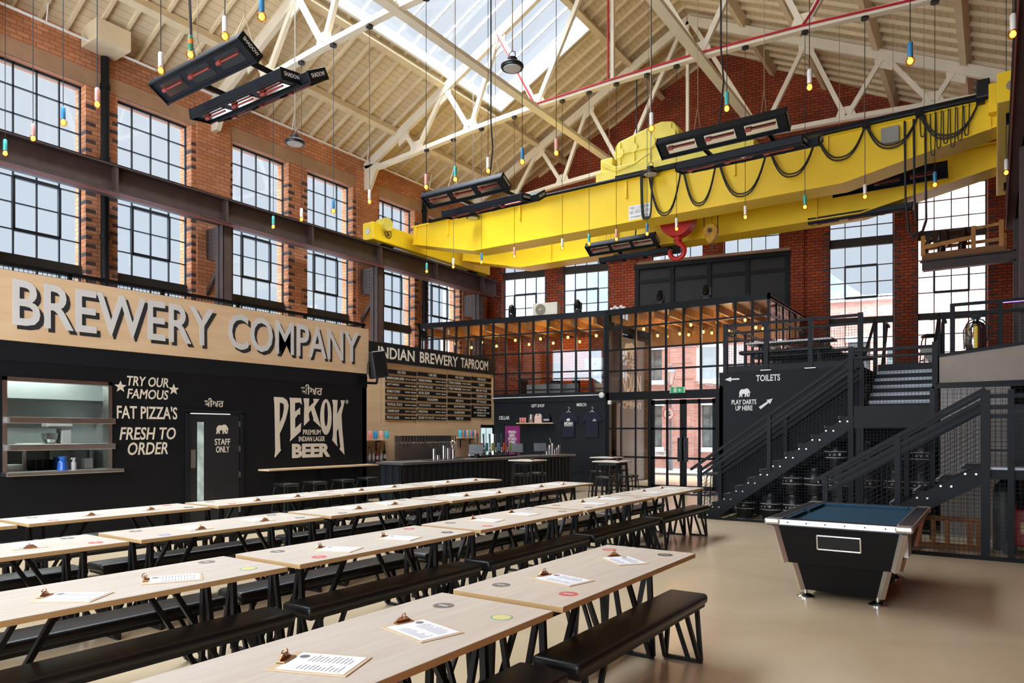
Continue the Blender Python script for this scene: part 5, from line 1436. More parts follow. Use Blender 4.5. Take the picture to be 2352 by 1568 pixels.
SHIRT = [(-.11, .02), (-.13, -.72), (.13, -.72), (.2, -.72), (.2, -.2), (.25, -.26), (.33, -.2), (.22, .03), (.08, .07), (.03, .04), (-.03, .04), (-.08, .07), (-.22, .03), (-.33, -.2), (-.25, -.26), (-.2, -.2), (-.2, -.72), (-.13, -.72)]
SHIRT = [(-.2, -.72), (.2, -.72), (.2, -.2), (.25, -.27), (.33, -.2), (.22, .02), (.08, .07), (.03, .03), (-.03, .03), (-.08, .07), (-.22, .02), (-.33, -.2), (-.25, -.27), (-.2, -.2)]
NAVY = mat('navy_cotton', '#14182a', .9)
for s, l, big in ((-1.22, 'with a large white printed logo', True), (-.46, 'with a small chest logo', False)):
    t = thing('t_shirt', 'navy T-shirt %s hanging on the black merch wall' % l, 'T-shirt', pO(s, 2.2, -.03))
    MB().prism([(s + a, 2.22 + b) for a, b in SHIRT], lambda a, b, d: pO(a, b, d), -.06, -.01).out('shirt_body', NAVY, t, bev=.015)
    k = MB().tube([pO(s - .16, 2.24, -.04), pO(s, 2.31, -.04), pO(s + .16, 2.24, -.04)], .008, 6).tube([pO(s, 2.31, -.04), pO(s, 2.37, -.04), pO(s + .04, 2.4, -.04), pO(s + .02, 2.44, -.04), pO(s - .02, 2.43, -.04)], .006, 6)
    k.out('coat_hanger', WHITE, t)
    q = MB()
    if big:
        q.text('INDIAN', pO(s - .13, 1.88, -.062), EU, EZ, .27, .1, .003, .03); eleph(q, lambda a, b, d: pO(s - .06 + a, 2.0 + b, -.062 - d), .12, .09); rect(q, pO, s - .13, s + .14, 1.85, 1.865, -.064, -.06)
    else:
        q.text('INDIAN', pO(s + .03, 2.0, -.062), EU, EZ, .11, .035, .003, .03); eleph(q, lambda a, b, d: pO(s + .06 + a, 2.04 + b, -.062 - d), .05, .03)
    q.out('shirt_print', LETW, t)
t = thing('alarm_conduit', 'white conduit along the black floor edge ending in a round alarm sounder', 'conduit', pO(-2, 2.78, -.05))
MB().tube([pO(-3.83, 2.76, -.06), pO(-.25, 2.80, -.06)], .014, 6).out('conduit_run', WHITE, t)
x, y, z = pO(-.15, 2.79, -.04)
MB().lathe([(.085, 0), (.09, .03), (.06, .07)], (0, 0, 0), 18).xf(Matrix.Translation((x, y, z)) @ Matrix.Rotation(A, 4, 'Z') @ Matrix.Rotation(PI / 2, 4, 'X')).out('sounder', WHITE, t, smooth=True, auto=35)
tag(MB().box((OX + .09, OY - .14, 2.5), (OX + .2, OY - .06, 2.62)).out('motion_sensor', WHITE, bev=.02), 'small white motion sensor on the corner post', 'sensor')
# exit sign, door closer, mat
t = thing('exit_sign', 'green running man exit sign hung above the glass doors', 'sign', (-7.4, OY - .1, 2.8))
MB().box((-7.68, OY - .11, 2.78), (-7.28, OY - .07, 2.95)).out('sign_face', mat('exit_green', '#17824f', .4, emit=.5, ecol=(.02, .3, .12)), t)
m = MB().box((-7.575, OY - .114, 2.80), (-7.50, OY - .11, 2.93)).prism([(-7.42, 2.9), (-7.39, 2.9), (-7.39, 2.86), (-7.35, 2.86), (-7.405, 2.81), (-7.46, 2.86), (-7.42, 2.86)], lambda a, b, d: (a, OY - .114 + d, b), 0, .004)
m.box((-7.70, OY - .112, 2.78), (-7.68, OY - .07, 2.95)).box((-7.28, OY - .112, 2.78), (-7.25, OY - .07, 2.95))
m.out('sign_pictogram', LETW, t)
m = MB().cyl((-7.53, OY - .116, 2.905), (-7.53, OY - .113, 2.905), .012, n=10).bar((-7.53, OY - .116, 2.89), (-7.545, OY - .116, 2.85), .012, .003).bar((-7.545, OY - .116, 2.85), (-7.56, OY - .116, 2.82), .008, .003).bar((-7.54, OY - .116, 2.85), (-7.515, OY - .116, 2.815), .008, .003)
m.out('running_figure', mat('exit_dark', '#0d5a36', .5), t)
t = thing('door_mat', 'black entrance mat with pale lettering in front of the glass doors', 'mat', (-7, 18.4, 0))
MB().box((-8.2, 17.9, .002), (-6.1, 19.1, .012)).out('mat_pile', mat('mat_black', '#17191d', .95), t)
MB().text('INDIAN', (-8.0, 18.25, .0125), EX, (0, 1, 0), 1.7, .5, .001, .02).out('mat_lettering', LETG, t)
# lit bottle fridge let into the end of the taproom wall
t = thing('bottle_fridge', 'glass door bottle fridge with bright white light at the end of the taproom wall', 'fridge', (TX - .3, 18.3, .9))
MB().box((TX - .6, 17.96, .85), (TX - .02, 18.66, 1.88)).out('fridge_body', BLACKP, t)
for y0, y1 in ((18.0, 18.24), (18.28, 18.6)): MB().box((TX - .02, y0, .9), (TX - .012, y1, 1.8)).out('glass_door', mat('fridge_glow', '#c4e4e6', .2, emit=.7, ecol=(.7, .92, .95), var=.3, vscale=6), t)
MB().box((TX - .012, 18.6, .9), (TX + .01, 18.63, 1.6)).out('light_strip', mat('fridge_tube', '#f2ffff', .3, emit=5.0), t)
# ------------------------------------------------------------------ mezzanine, stairs, cages
def wires(m, fn, a0, a1, b0, b1, st, r=.005, bmax=None):
    """square wire mesh on fn(a, b); bmax(a) may cap the height"""
    n = int((a1 - a0) / st)
    for i in range(n + 1):
        a = a0 + (a1 - a0) * i / n
        t = bmax(a) if bmax else b1
        if t > b0 + .02: m.bar(fn(a, b0), fn(a, t), r)
    k = int((b1 - b0) / st)
    for j in range(k + 1):
        b = b0 + (b1 - b0) * j / k
        if not bmax: m.bar(fn(a0, b), fn(a1, b), r)
        else:
            a_ok = [a0 + (a1 - a0) * i / 60 for i in range(61) if bmax(a0 + (a1 - a0) * i / 60) >= b]
            if len(a_ok) > 1: m.bar(fn(a_ok[0], b), fn(a_ok[-1], b), r)
    return m
MZ = 2.62
SX0, SX1 = -4.75, -2.04
m = MB().box((SX0, 14.6, MZ), (-2.06, 24.2, 2.9)).box((-2.06, 16.0, MZ), (-.85, 24.2, 2.9)).box((-.85, 13.4, MZ), (XR, 24.2, 2.9))
MEZ = struct('floor_mezzanine', m, BLKW2)
DW = struct('wall_darts', MB().box((-2.06, 14.62, 0), (-.75, 14.7, 1.72)).box((SX0, 14.6, 0), (-2.06, 14.68, MZ)).box((SX0, 14.6, 0), (SX0 + .08, 17.5, MZ)), BLKW2)
o2 = lambda x, z: (x, 14.597, z)
q = MB()
q.text('TOILETS', (-3.985 - .01, 14.597, 2.685), EX, EZ, .47, .13, .004, .02)
q.prism([(-4.63, 2.75), (-4.5, 2.80), (-4.5, 2.765), (-4.33, 2.765), (-4.33, 2.735), (-4.5, 2.735), (-4.5, 2.70)], lambda a, b, d: (a, 14.597 - d, b), 0, .004)
q.v = [(x - .0, y, z) for x, y, z in q.v]
q.text('PLAY DARTS', (-4.49, 14.597, 2.225), EX, EZ, .5, .1, .004, .02).text('UP HERE', (-4.41, 14.597, 2.10), EX, EZ, .345, .1, .004, .02)
eleph(q, lambda a, b, d: (-4.34 + a, 14.597 - d, 2.375 + b), .24, .175)
q.prism([(-3.94, 2.165), (-3.905, 2.12), (-3.745, 2.25), (-3.72, 2.22), (-3.67, 2.33), (-3.79, 2.305), (-3.765, 2.28)], lambda a, b, d: (a, 14.597 - d, b), 0, .004)
q.out('sign_lettering', LETW, DW, kind='structure')

def flight(nm, lab, y0, y1, x0, x1, z1, n, mesh_cut=None):
    t = thing(nm, lab, 'staircase', (x0, y0, 0))
    sl = z1 / (x1 - x0)
    zz = lambda x: (x - x0) * sl
    for y in (y0, y1):
        MB().prism([(x0 - .02, -.0), (x0 + .3, -.0), (x1, z1 - .22), (x1, z1 + .04), (x0 - .02, .08)], lambda a, b, d: (a, y + d, b), -.02, .02).out('stringer', STEEL2, t)
    for i in range(n):
        x = x0 + (x1 - x0) * i / n; z = z1 * (i + 1) / n
        tr = MB().box((x + .02, y0 + .02, z - .035), (x + (x1 - x0) / n + .02, y1 - .02, z)).out('tread', STEEL, t)
        MB().box((x + .015, y0 + .03, z - .04), (x + .05, y1 - .03, z + .003)).out('nosing', mat('checker_plate', '#a9aeb4', .5, .4), tr)
    m = MB()
    for i in range(n):
        x = x0 + (x1 - x0) * (i + .45) / n
        for dx in (-.05, .07): m.cyl((x + dx, y0 - .03, zz(x) + .0), (x + dx, y0 - .02, zz(x) + .0), .014, n=8)
    m.out('bolt', INOX, t)
    for y, s in ((y0 - .02, 'near'), (y1 + .02, 'far')):
        r = MB()
        for h, w in ((1.0, .05), (.86, .035), (.76, .035)): r.bar((x0 - .02 if h < .99 else x0 - .16, y, (0 if h < .99 else -.09) + h + .02), (x1 + .02, y, z1 + h + .02), w, .05)
        ro = r.out('handrail', STEEL2, t)
        for x in (x0 + .02, (x0 + x1) / 2 - .02, x1):
            MB().bar((x, y, zz(x) if x > x0 + .1 else 0), (x, y, zz(x) + 1.0), .07).out('post', STEEL2, t)
        w = MB()
        wires(w, lambda a, b: (a, y, zz(a) + b), x0 + .05, x1 - .05, .06, .74, .062)
        w.out('mesh_infill', STEEL2, t)
    return t
flight('staircase', 'black steel staircase with mesh sides climbing beside the play darts wall', 13.3, 14.5, -4.72, SX1, 1.93, 12)
t = thing('stair_landing', 'black steel half landing with mesh guard above the stacked kegs', 'landing', (-1.4, 13.9, 1.75))
MB().box((SX1, 13.28, 1.73), (-.78, 14.6, 1.93)).out('landing_floor', STEEL2, t)
m = MB().bar((SX1, 13.3, 3.05), (-.78, 13.3, 3.05), .05).bar((SX1, 13.3, 2.93), (-.78, 13.3, 2.93), .04).box((SX1, 13.28, 1.93), (-.78, 13.3, 2.1))
m.out('guard_rail', STEEL2, t)
for x in (SX1, -.80): MB().bar((x, 13.3, 0 if x < -1 else 1.7), (x, 13.3, 3.12), .08).out('post', STEEL2, t)
MB().bar((SX1 + .14, 13.32, 0), (SX1 + .14, 13.32, 1.75), .12).out('support_column', STEEL2, t)
w = MB(); wires(w, lambda a, b: (a, 13.3, b), SX1 + .03, -.82, 2.1, 2.92, .05); w.out('mesh_infill', STEEL2, t)
t = thing('upper_steps', 'short flight of steps with pale checker plate treads rising behind the landing', 'steps', (-1.45, 14.6, 1.93))
for i in range(6):
    z = 2.09 + i * .158; y = 14.55 + i * .27
    tr = MB().box((-1.98, y, z - .04), (-.93, y + .3, z)).out('tread', STEEL, t)
    MB().box((-1.97, y - .012, z - .06), (-.94, y + .05, z + .003)).out('nosing', mat('checker_plate', '#a9aeb4', .5, .4), tr)
    MB().box((-1.98, y + .27, z - .02), (-.93, y + .28, z + .16)).out('riser', STEEL, t)
for x in (-2.0, -.92): MB().bar((x, 14.5, 1.98), (x, 16.05, 2.9), .03, .22).out('stringer', STEEL2, t)
m = MB()
for x in (-2.02, -.9): m.bar((x, 14.55, 3.0), (x, 16.1, 3.95), .045).bar((x, 16.1, 2.9), (x, 16.1, 3.95), .06)
m.out('handrail', STEEL2, t)

# mezzanine guard rail along the darts wall edge and its return
t = thing('guard_rail', 'charcoal steel guard rail with mesh on the mezzanine over the toilets sign', 'railing', (-3.4, 14.6, 2.9))
m = MB()
y = 14.62
for z, h in ((3.86, .055), (3.70, .04)): m.bar((-4.62, y, z), (-2.06, y, z), .045, h).bar((-4.64, y, z), (-4.64, 19.2, z), .045, h)
m.box((-4.62, y - .02, 2.9), (-2.06, y, 3.02))
m.out('rail', STEEL2, t)
for x in (-4.62, -3.8, -2.96, -2.08): MB().bar((x, y, 2.88), (x, y, 3.9), .085).out('post', STEEL2, t)
for yy in (16.1, 17.6, 19.15): MB().bar((-4.64, yy, 2.9), (-4.64, yy, 3.9), .06).out('post', STEEL2, t)
w = MB(); wires(w, lambda a, b: (a, y, b), -4.6, -2.08, 3.03, 3.69, .05); w.out('mesh_infill', STEEL2, t)
m = MB()
for x in (-3.8, -2.96): m.box((x - .1, 14.56, 2.9), (x + .1, 14.7, 2.91))
m.out('foot_plate', ALU, t)
for k, (yy, x0, x1, dz) in enumerate(((15.75, -4.45, -2.72, 0), (17.3, -4.4, -2.3, -.04))):
    t = thing('picnic_table', 'pale topped bench table on the mezzanine ' + ('just behind the guard rail' if k == 0 else 'set further back by the brick wall'), 'table', (x0, yy, 2.9), group='mezzanine tables')
    MB().box((x0, yy - .3, 3.55 + dz), (x1, yy + .3, 3.585 + dz)).out('tabletop', WHITE, t)
    for x in (x0 + .25, x1 - .25): MB().bar((x, yy - .25, 2.9), (x, yy - .1, 3.55 + dz), .04).bar((x, yy + .25, 2.9), (x, yy + .1, 3.55 + dz), .04).bar((x, yy - .25, 3.53 + dz), (x, yy + .25, 3.53 + dz), .04).out('leg', STEEL, t)
    for s in (-1, 1):
        b = thing('padded_bench', 'black padded bench on the mezzanine, %s side of the %s bench table' % ('near' if s < 0 else 'far', 'front' if k == 0 else 'rear'), 'bench', (x0, yy + s * .5, 2.9), group='black padded benches')
        MB().box((x0 - .05, yy + s * .5 - .15, 3.3), (x1 + .05, yy + s * .5 + .15, 3.38)).out('seat', VINYL, b, bev=.03, seg=3)
        for x in (x0 + .2, x1 - .2): MB().bar((x, yy + s * .5 - .12, 2.9), (x, yy + s * .5 - .1, 3.3), .03).bar((x, yy + s * .5 + .12, 2.9), (x, yy + s * .5 + .1, 3.3), .03).bar((x, yy + s * .5 - .12, 3.29), (x, yy + s * .5 + .12, 3.29), .03).out('leg_frame', LEG, b)
st_ = dup(s0, (-1.05, 16.6, 2.9), .3, 'black square-seat bar stool on the mezzanine at the head of the steps')
# steep ladder-like rail of a higher stair on the mezzanine
for x, l in ((-1.9, 'nearest the window over the landing'), (-.85, 'beside the steel gas bottle')):
    t = thing('stair_handrail', 'leaning black stair handrail on the mezzanine ' + l, 'handrail', (x, 17, 2.9))
    MB().bar((x, 16.5, 2.9), (x, 16.5, 3.95), .05).bar((x, 16.5, 3.95), (x, 17.3, 3.95), .05).out('top_rail', STEEL2, t); MB().bar((x, 16.2, 2.95), (x - .05, 17.3, 3.95), .06).out('sloping_rail', STEEL2, t)

# lower stair by the pool table and its landing
flight('staircase', 'black steel staircase with mesh sides behind the pool table', 11.05, 12.2, -2.05, -.12, 1.2, 7)
t = thing('stair_landing', 'black steel landing with checker plate edge beside the pool table', 'landing', (.4, 11.6, 1.2))
MB().box((-.12, 11.05, 1.05), (XR - .02, 12.3, 1.17)).out('landing_floor', STEEL, t)
MB().box((-.1, 11.03, 1.17), (XR - .02, 11.5, 1.2)).out('checker_edge', mat('checker_plate', '#a9aeb4', .5, .4), t)
m = MB()
for z in (2.12, 1.98, 1.86): m.bar((-.1, 11.03, z), (XR - .02, 11.03, z), .04, .055)
m.bar((-.1, 11.03, 1.42), (XR - .02, 11.03, 1.42), .03)
m.out('guard_rail', STEEL, t)
for x in (-.1, .17): MB().bar((x, 11.03, 0), (x, 11.03, 2.2), .1 if x < 0 else .07).out('post', STEEL, t)
w = MB(); wires(w, lambda a, b: (a, 11.03, b), -.05, XR - .05, 1.22, 1.85, .06); w.out('mesh_infill', STEEL, t)
# wire cages: kegs under the far stair, store under the near one
c1 = thing('wire_cage', 'black wire cage front closing the keg store under the stairs', 'wire mesh cage', (-3, 13.26, 0))
sl1 = 1.93 / (SX1 + 4.72)
w = MB(); wires(w, lambda a, b: (a, 13.24, b), -4.6, -.8, .02, 1.72, .052, .004, bmax=lambda a: min(1.72, max(.02, (a + 4.72) * sl1 - .2))); w.out('mesh_panel', STEEL2, c1)
MB().box((-4.7, 13.22, 0), (-.8, 13.27, .04)).out('floor_channel', STEEL2, c1)
c2 = thing('wire_cage', 'black wire cage front of the store under the lower stair landing', 'wire mesh cage', (0, 11.0, 0))
w = MB(); wires(w, lambda a, b: (a, 10.99, b), -1.0, XR - .02, .05, 1.05, .055, .004, bmax=lambda a: 1.05 if a > -.12 else max(.05, (a + 2.05) * .62 - .2)); w.out('mesh_panel', STEEL, c2)
MB().box((-1.05, 10.97, 0), (XR - .02, 11.02, .05)).out('floor_channel', STEEL2, c2)
c3 = thing('wire_cage', 'tall black wire cage side standing before the pale ribbed panel', 'wire mesh cage', (-.3, 12.9, 0))
w = MB(); wires(w, lambda a, b: (a, 12.7, b), -.78, XR - .1, .1, 2.3, .06, .004); w.out('mesh_panel', STEEL, c3)
MB().bar((-.8, 12.7, 0), (-.8, 12.7, 2.36), .06).bar((-.8, 12.7, 2.36), (XR - .1, 12.7, 2.36), .06).out('cage_frame', STEEL, c3)
PANEL = boards('ribbed_pale_sheet', '#a9a7a4', '#77757a', (1, 0, 0), .09, .12)
t = thing('ribbed_panel', 'pale grey ribbed sheet standing behind the wire cage', 'metal sheet', (-.3, 13.2, 0))
MB().box((-.72, 13.2, 0), (.2, 13.24, 2.36)).out('sheet', PANEL, t)
tag(MB().box((.22, 13.0, 1.1), (XR - .1, 13.3, 2.05)).out('dark_cabinet', BLACKP), 'tall black cabinet behind the landing rail beside the pale ribbed sheet', 'cabinet')
# pale fascia of the raised deck
t = thing('deck_fascia', 'pale grey concrete-look fascia panel of the raised deck', 'panel', (0, 13.3, 2.4))
MB().prism([(-.74, 2.45), (XR - .01, 2.46), (XR - .01, 3.05), (-.74, 2.865)], lambda a, b, d: (a, 13.3 + d, b), 0, .08).out('fascia_board', mat('pale_concrete', '#a39a8e', .8, var=.12, vscale=1.5), t)
MB().box((-.78, 13.26, 2.36), (XR - .01, 13.42, 2.45)).out('channel', STEEL, t)
MB().prism([(-.74, 2.865), (XR - .01, 3.05), (XR - .01, 3.1), (-.74, 2.915)], lambda a, b, d: (a, 13.28 + d, b), 0, .12).out('top_trim', STEEL, t)
t = thing('guard_rail', 'black guard rail on the raised deck in front of the steel gas bottle', 'railing', (.1, 15.2, 2.9))
m = MB()
for z in (3.98, 3.8): m.bar((-.66, 15.2, z), (XR - .02, 15.2, z), .05, .055)
m.bar((-1.0, 15.35, 3.78), (-.66, 15.2, 3.78), .05)
m.out('rail', STEEL2, t)
for x in (-.64, .08, .7): MB().bar((x, 15.2, 2.9), (x, 15.2, 4.0), .075).out('post', STEEL2, t)
w = MB(); wires(w, lambda a, b: (a, 15.2, b), -.6, XR - .05, 3.0, 3.78, .055, .004); w.out('mesh_infill', STEEL2, t)
MB().tube([(.1, 15.18, 3.945), (.85, 15.18, 3.95)], .008, 6).out('violet_light_line', mat('violet_led', '#b58cff', .4, emit=2.0, ecol=(.45, .25, 1)), t)
t = thing('gas_bottle', 'shiny stainless fluid bottle with brass stripe and black base on the raised deck', 'gas bottle', (-.29, 15.6, 2.9))
MB().box((-.52, 15.42, 2.95), (-.06, 15.8, 3.14)).box((-.52, 15.42, 2.9), (-.06, 15.8, 2.95)).out('base', BLACKP, t, bev=.03)
MB().lathe([(.1, 0), (.16, .05), (.17, .12), (.17, .42), (.13, .52), (.05, .57), (.05, .6)], (-.29, 15.6, 3.14), 20).out('tank', CHROME, t, smooth=True, auto=35)
MB().box((-.32, 15.425, 3.2), (-.26, 15.435, 3.6)).out('brass_stripe', mat('brass_stripe', '#b79a28', .35, .5), t)
MB().tube([(-.47, 15.6, 3.2), (-.48, 15.6, 3.55), (-.4, 15.6, 3.72), (-.29, 15.6, 3.76), (-.18, 15.6, 3.72), (-.1, 15.6, 3.6), (-.1, 15.6, 3.4), (-.2, 15.6, 3.15)], .012, 6).out('hose', CABLE, t)
MB().box((-.37, 15.54, 3.76), (-.21, 15.66, 3.84)).out('cap', BLACKP, t)
tag(MB().prism([(-1.0, 2.9), (-.7, 2.9), (-.98, 3.35), (-1.3, 3.4)], lambda a, b, d: (a, 16.3 + d, b), 0, .03).out('leaning_board', mat('grey_board', '#9b9a90', .7)), 'pale grey board leaning on the mezzanine beside the steel gas bottle', 'board')

# kegs stacked under the stairs
def keg_proto(lab):
    t = thing('beer_cask', lab, 'cask', group='black casks under the stairs')
    MB().lathe([(.13, 0), (.145, .01), (.145, .03), (.165, .08), (.188, .17), (.19, .25), (.188, .33), (.165, .42), (.145, .46), (.145, .49), (.125, .495), (.12, .47)], (0, 0, 0), 20).out('cask_body', KEG, t, smooth=True, auto=40)
    b = MB().lathe([(.1915, .185), (.1935, .25), (.1915, .315)], (0, 0, 0), 24).out('cask_band', KEG, t, smooth=True)
    MB().lathe([(.193, .19), (.1938, .205)], (0, 0, 0), 24).lathe([(.1938, .3), (.193, .315)], (0, 0, 0), 24).out('band_stripe', KEGB, b)
    MB().prism([(-.1, .235), (.0, .235), (.0, .265), (-.1, .265)], lambda a, z, d: ((.1955 + d) * math.sin(a * 5), -(.1955 + d) * math.cos(a * 5), z), 0, .001).box((.06, -.19, .235), (.1, -.17, .28)).out('band_print', KEGB, b)
    return t
K0 = [(-4.0, 13.85, 0, 'lowest at the narrow end of the stair store'), (-3.52, 13.85, 0, 'second along the floor of the stair store'), (-3.12, 13.9, 0, 'third along the floor of the stair store'), (-2.72, 13.9, 0, 'fourth along the floor of the stair store'), (-2.32, 13.9, 0, 'fifth along the floor beside the support column'),
      (-3.14, 13.9, .5, 'middle layer, nearest the narrow end'), (-2.74, 13.9, .5, 'middle layer, second from the narrow end'), (-2.34, 13.9, .5, 'middle layer beside the support column'), (-2.38, 13.9, 1.0, 'topmost, right under the stair stringer'),
      (-1.85, 13.95, 0, 'on the floor just past the support column'), (-1.43, 13.95, 0, 'on the floor, second past the support column'), (-1.02, 13.95, 0, 'on the floor, third past the support column'), (-1.85, 13.95, .5, 'middle layer just past the support column'), (-1.43, 13.95, .5, 'middle layer, second past the support column'), (-1.02, 13.95, .5, 'middle layer, third past the support column'), (-1.43, 13.95, 1.0, 'topmost behind the lower stair handrail'), (-1.02, 13.95, 1.0, 'topmost, last behind the lower stair handrail'), (-1.85, 13.95, 1.0, 'topmost just past the support column')]
k0 = None
for x, y, z, l in K0:
    lab = 'black beer cask, ' + l
    rz = random.uniform(-.6, .6)
    if k0 is None: k0 = keg_proto(lab); place(k0, (x, y, z), rz)
    else: dup(k0, (x, y, z), rz, lab)
# store behind the pool table
for i, (x, l) in enumerate(((-.62, 'tilted against the cage post'), )):
    t = thing('wooden_pallet', 'dark wooden pallet on edge in the store under the lower stair', 'pallet', (-.5, 11.7, 0))
    for k in range(5): MB().box((-.92 + k * .17 if k < 3 else -.62 + k * .1, 11.62, .06), (-.86 + k * .17 if k < 3 else -.55 + k * .1, 11.66, .42)).out('pallet_slat', OAKD, t)
    MB().box((-.95, 11.66, .02), (-.12, 11.75, .08)).box((-.95, 11.66, .40), (-.12, 11.75, .46)).box((-.95, 11.72, .06), (-.9, 11.75, .42)).box((-.17, 11.72, .06), (-.12, 11.75, .42)).out('pallet_frame', OAKD, t)
t = thing('gas_cylinder', 'tall grey gas cylinder with dark green shoulder in the store by the pool table', 'gas cylinder', (.1, 12.1, 0))
MB().lathe([(.12, 0), (.125, .02), (.125, .82), (.1, .83)], (.1, 12.1, 0), 18).out('cylinder', mat('cyl_grey', '#4b4d4a', .5), t, smooth=True, auto=40)
MB().lathe([(.125, .82), (.11, .9), (.05, .97), (.03, 1.0)], (.1, 12.1, 0), 18).out('shoulder', mat('cyl_green', '#16251f', .5), t, smooth=True, auto=40)
t = thing('pressure_washer', 'red wheeled machine standing in the cage beside the gas cylinder', 'machine', (.4, 11.75, 0))
MB().box((.22, 11.6, .12), (.62, 12.0, .62)).out('red_body', mat('machine_red', '#8f1c20', .4), t, bev=.03)
for y in (11.62, 11.98): MB().cyl((.16, y - .03, .09), (.16, y + .03, .09), .09, n=16).out('wheel', BLACKP, t)
MB().tube([(.3, 11.7, .62), (.25, 11.7, .75), (.5, 11.7, .78), (.6, 11.7, .62)], .012, 6).out('handle', STEEL, t)
MB().box((.28, 11.596, .3), (.4, 11.6, .45)).out('label_plate', mat('label_buff', '#c9a07a', .6), t)
t = thing('chain', 'short silver chain hanging on the cage post behind the pool table', 'chain', (-.93, 10.95, .8))
for i in range(9):
    z = .62 - i * .04
    MB().tube([(-.93 + (.012 * math.cos(k * PI / 4) if i % 2 else 0), 10.95 + (0 if i % 2 else .012 * math.cos(k * PI / 4)), z + .024 * math.sin(k * PI / 4)) for k in range(8)], .0035, 5, closed=True).out('link', CHROME, t)

# ------------------------------------------------------------------ elephant on its timber platform
EYP = 20.5
t = thing('timber_platform', 'timber platform with fence on a steel beam high by the end wall window', 'platform', (-.6, EYP, 5.75))
MB().box((-1.52, EYP, 5.99), (.2, EYP + .06, 6.15)).box((-1.5, EYP + .06, 5.99), (.3, EYP + .7, 6.03)).out('deck_board', OAKD, t)
m = MB(); m.box((-1.56, EYP - .02, 5.95), (.42, EYP + .2, 5.98)).box((-1.5, EYP - .02, 5.72), (.42, EYP + .2, 5.75)).box((-1.52, EYP + .08, 5.74), (.42, EYP + .1, 5.96))
m.out('support_beam', BROWN, t)
for x, z in ((-1.49, 6.6), (-.43, 6.68), (.13, 6.74)): MB().box((x - .05, EYP - .01, 6.1), (x + .05, EYP + .05, z)).out('post', OAK, t, bev=.01)
MB().bar((-1.47, EYP - .015, 6.30), (-.43, EYP - .015, 6.40), .04, .1).out('fence_rail', OAK, t); MB().bar((-.43, EYP + .055, 6.62), (.13, EYP + .055, 6.66), .03, .07).out('fence_rail', OAK, t)
for x in (-1.45, .2): MB().box((x - .04, EYP + .62, 6.03), (x + .04, EYP + .68, 6.55)).out('post', OAK, t)
MB().bar((-1.45, EYP + .65, 6.4), (.2, EYP + .65, 6.42), .04, .08).out('fence_rail', OAK, t)

def elephant():
    t = thing('elephant_statue', 'dark carved wooden elephant statue standing on the timber platform', 'statue', (-.95, EYP + .32, 6.03))
    P, E_, R_ = [], [], []
    def v(x, y, z, r): P.append((x, y, z)); R_.append(r); return len(P) - 1
    def chain(ids): E_.extend(zip(ids[:-1], ids[1:]))
    a = v(.3, 0, .5, .16); b = v(.15, 0, .52, .19); c = v(-.02, 0, .5, .19); d = v(-.17, 0, .52, .17); e = v(-.28, 0, .56, .12); f = v(-.38, 0, .56, .115); g = v(-.45, 0, .48, .075)
    chain([b, a]); chain([b, c, d, e, f, g])
    h = v(-.49, 0, .36, .05); i = v(-.5, 0, .2, .038); j = v(-.48, 0, .06, .028); chain([g, h, i, j])
    tl = v(.44, 0, .5, .03); t2 = v(.5, 0, .36, .014); t3 = v(.52, 0, .22, .01); chain([a, tl, t2, t3])
    for x, src, dx in ((.28, a, .04), (-.16, d, -.03)):
        for y, q in ((.1, .03), (-.1, -.03)):
            k1 = v(x, y, .32, .085); k2 = v(x + q, y, .17, .065); k3 = v(x + q * 1.4 + dx * .3, y, .02, .07); chain([src, k1, k2, k3])
    me = bpy.data.meshes.new('elephant_body'); me.from_pydata(P, E_, [])
    ob = bpy.data.objects.new('body', me); COL.objects.link(ob)
    sk_ = ob.modifiers.new('skin', 'SKIN'); sk_.use_smooth_shade = True
    for q, r in zip(me.skin_vertices[0].data, R_): q.radius = (r, r)
    me.skin_vertices[0].data[b].use_root = True
    sb = ob.modifiers.new('smooth', 'SUBSURF'); sb.levels = 2; sb.render_levels = 2
    me.materials.append(ELE)
    ob.parent = t; ob.location = (0, 0, 0)
    for s in (-1, 1):
        e_ = MB().ball((0, 0, 0), .13, 12, 8, 1.25).xf(Matrix.Translation((-.27, s * .13, .55)) @ Matrix.Rotation(s * .5, 4, 'Z') @ Matrix.Diagonal((.85, .22, 1, 1)))
        oo = e_.out('ear', ELE, None, smooth=True); oo.parent = t
        k = MB().tube([(-.44, s * .05, .42), (-.5, s * .06, .36), (-.56, s * .06, .36)], .014, 6)
        oo = k.out('tusk', WHITE, None, smooth=True); oo.parent = t
    return t
elephant()

# ------------------------------------------------------------------ the street outside
def pS(s, z, d): return mE(s, z, 7.0 + d)
st = struct('street', MB().add([mE(-8, -.02, .4), mE(40, -.02, .4), mE(40, -.02, 40), mE(-8, -.02, 40)], [(0, 1, 2, 3)]), mat('asphalt', '#b9c0c8', .8, var=.06))
m = MB().prism([(-8, -.02), (40, -.02), (40, .07), (-8, .07)], mE, 3.0, 3.15); m.out('kerb', mat('kerb_stone', '#8f8c84', .9), st, kind='structure')
m = MB().prism([(-8, -.02), (40, -.02), (40, .05), (-8, .05)], mE, 3.15, 7.0); m.out('pavement', mat('pavement', '#b0ada4', .9, var=.15, vscale=4), st, kind='structure')
b = thing('brick_building', 'pinkish brick building with stone lintels and sash windows across the street', 'building', pS(6, 0, 0))
WD = [(1.6, 2.35, 1.0, 2.85), (1.6, 2.35, 4.0, 5.38), (4.55, 5.34, 1.0, 2.85), (4.55, 5.34, 4.0, 5.38), (7.09, 7.84, 1.0, 2.85), (7.09, 7.84, 4.0, 5.38), (9.6, 10.35, 1.0, 2.85), (9.6, 10.35, 4.0, 5.38), (12.9, 13.7, 3.9, 5.3), (14.3, 14.9, 3.7, 5.0)]
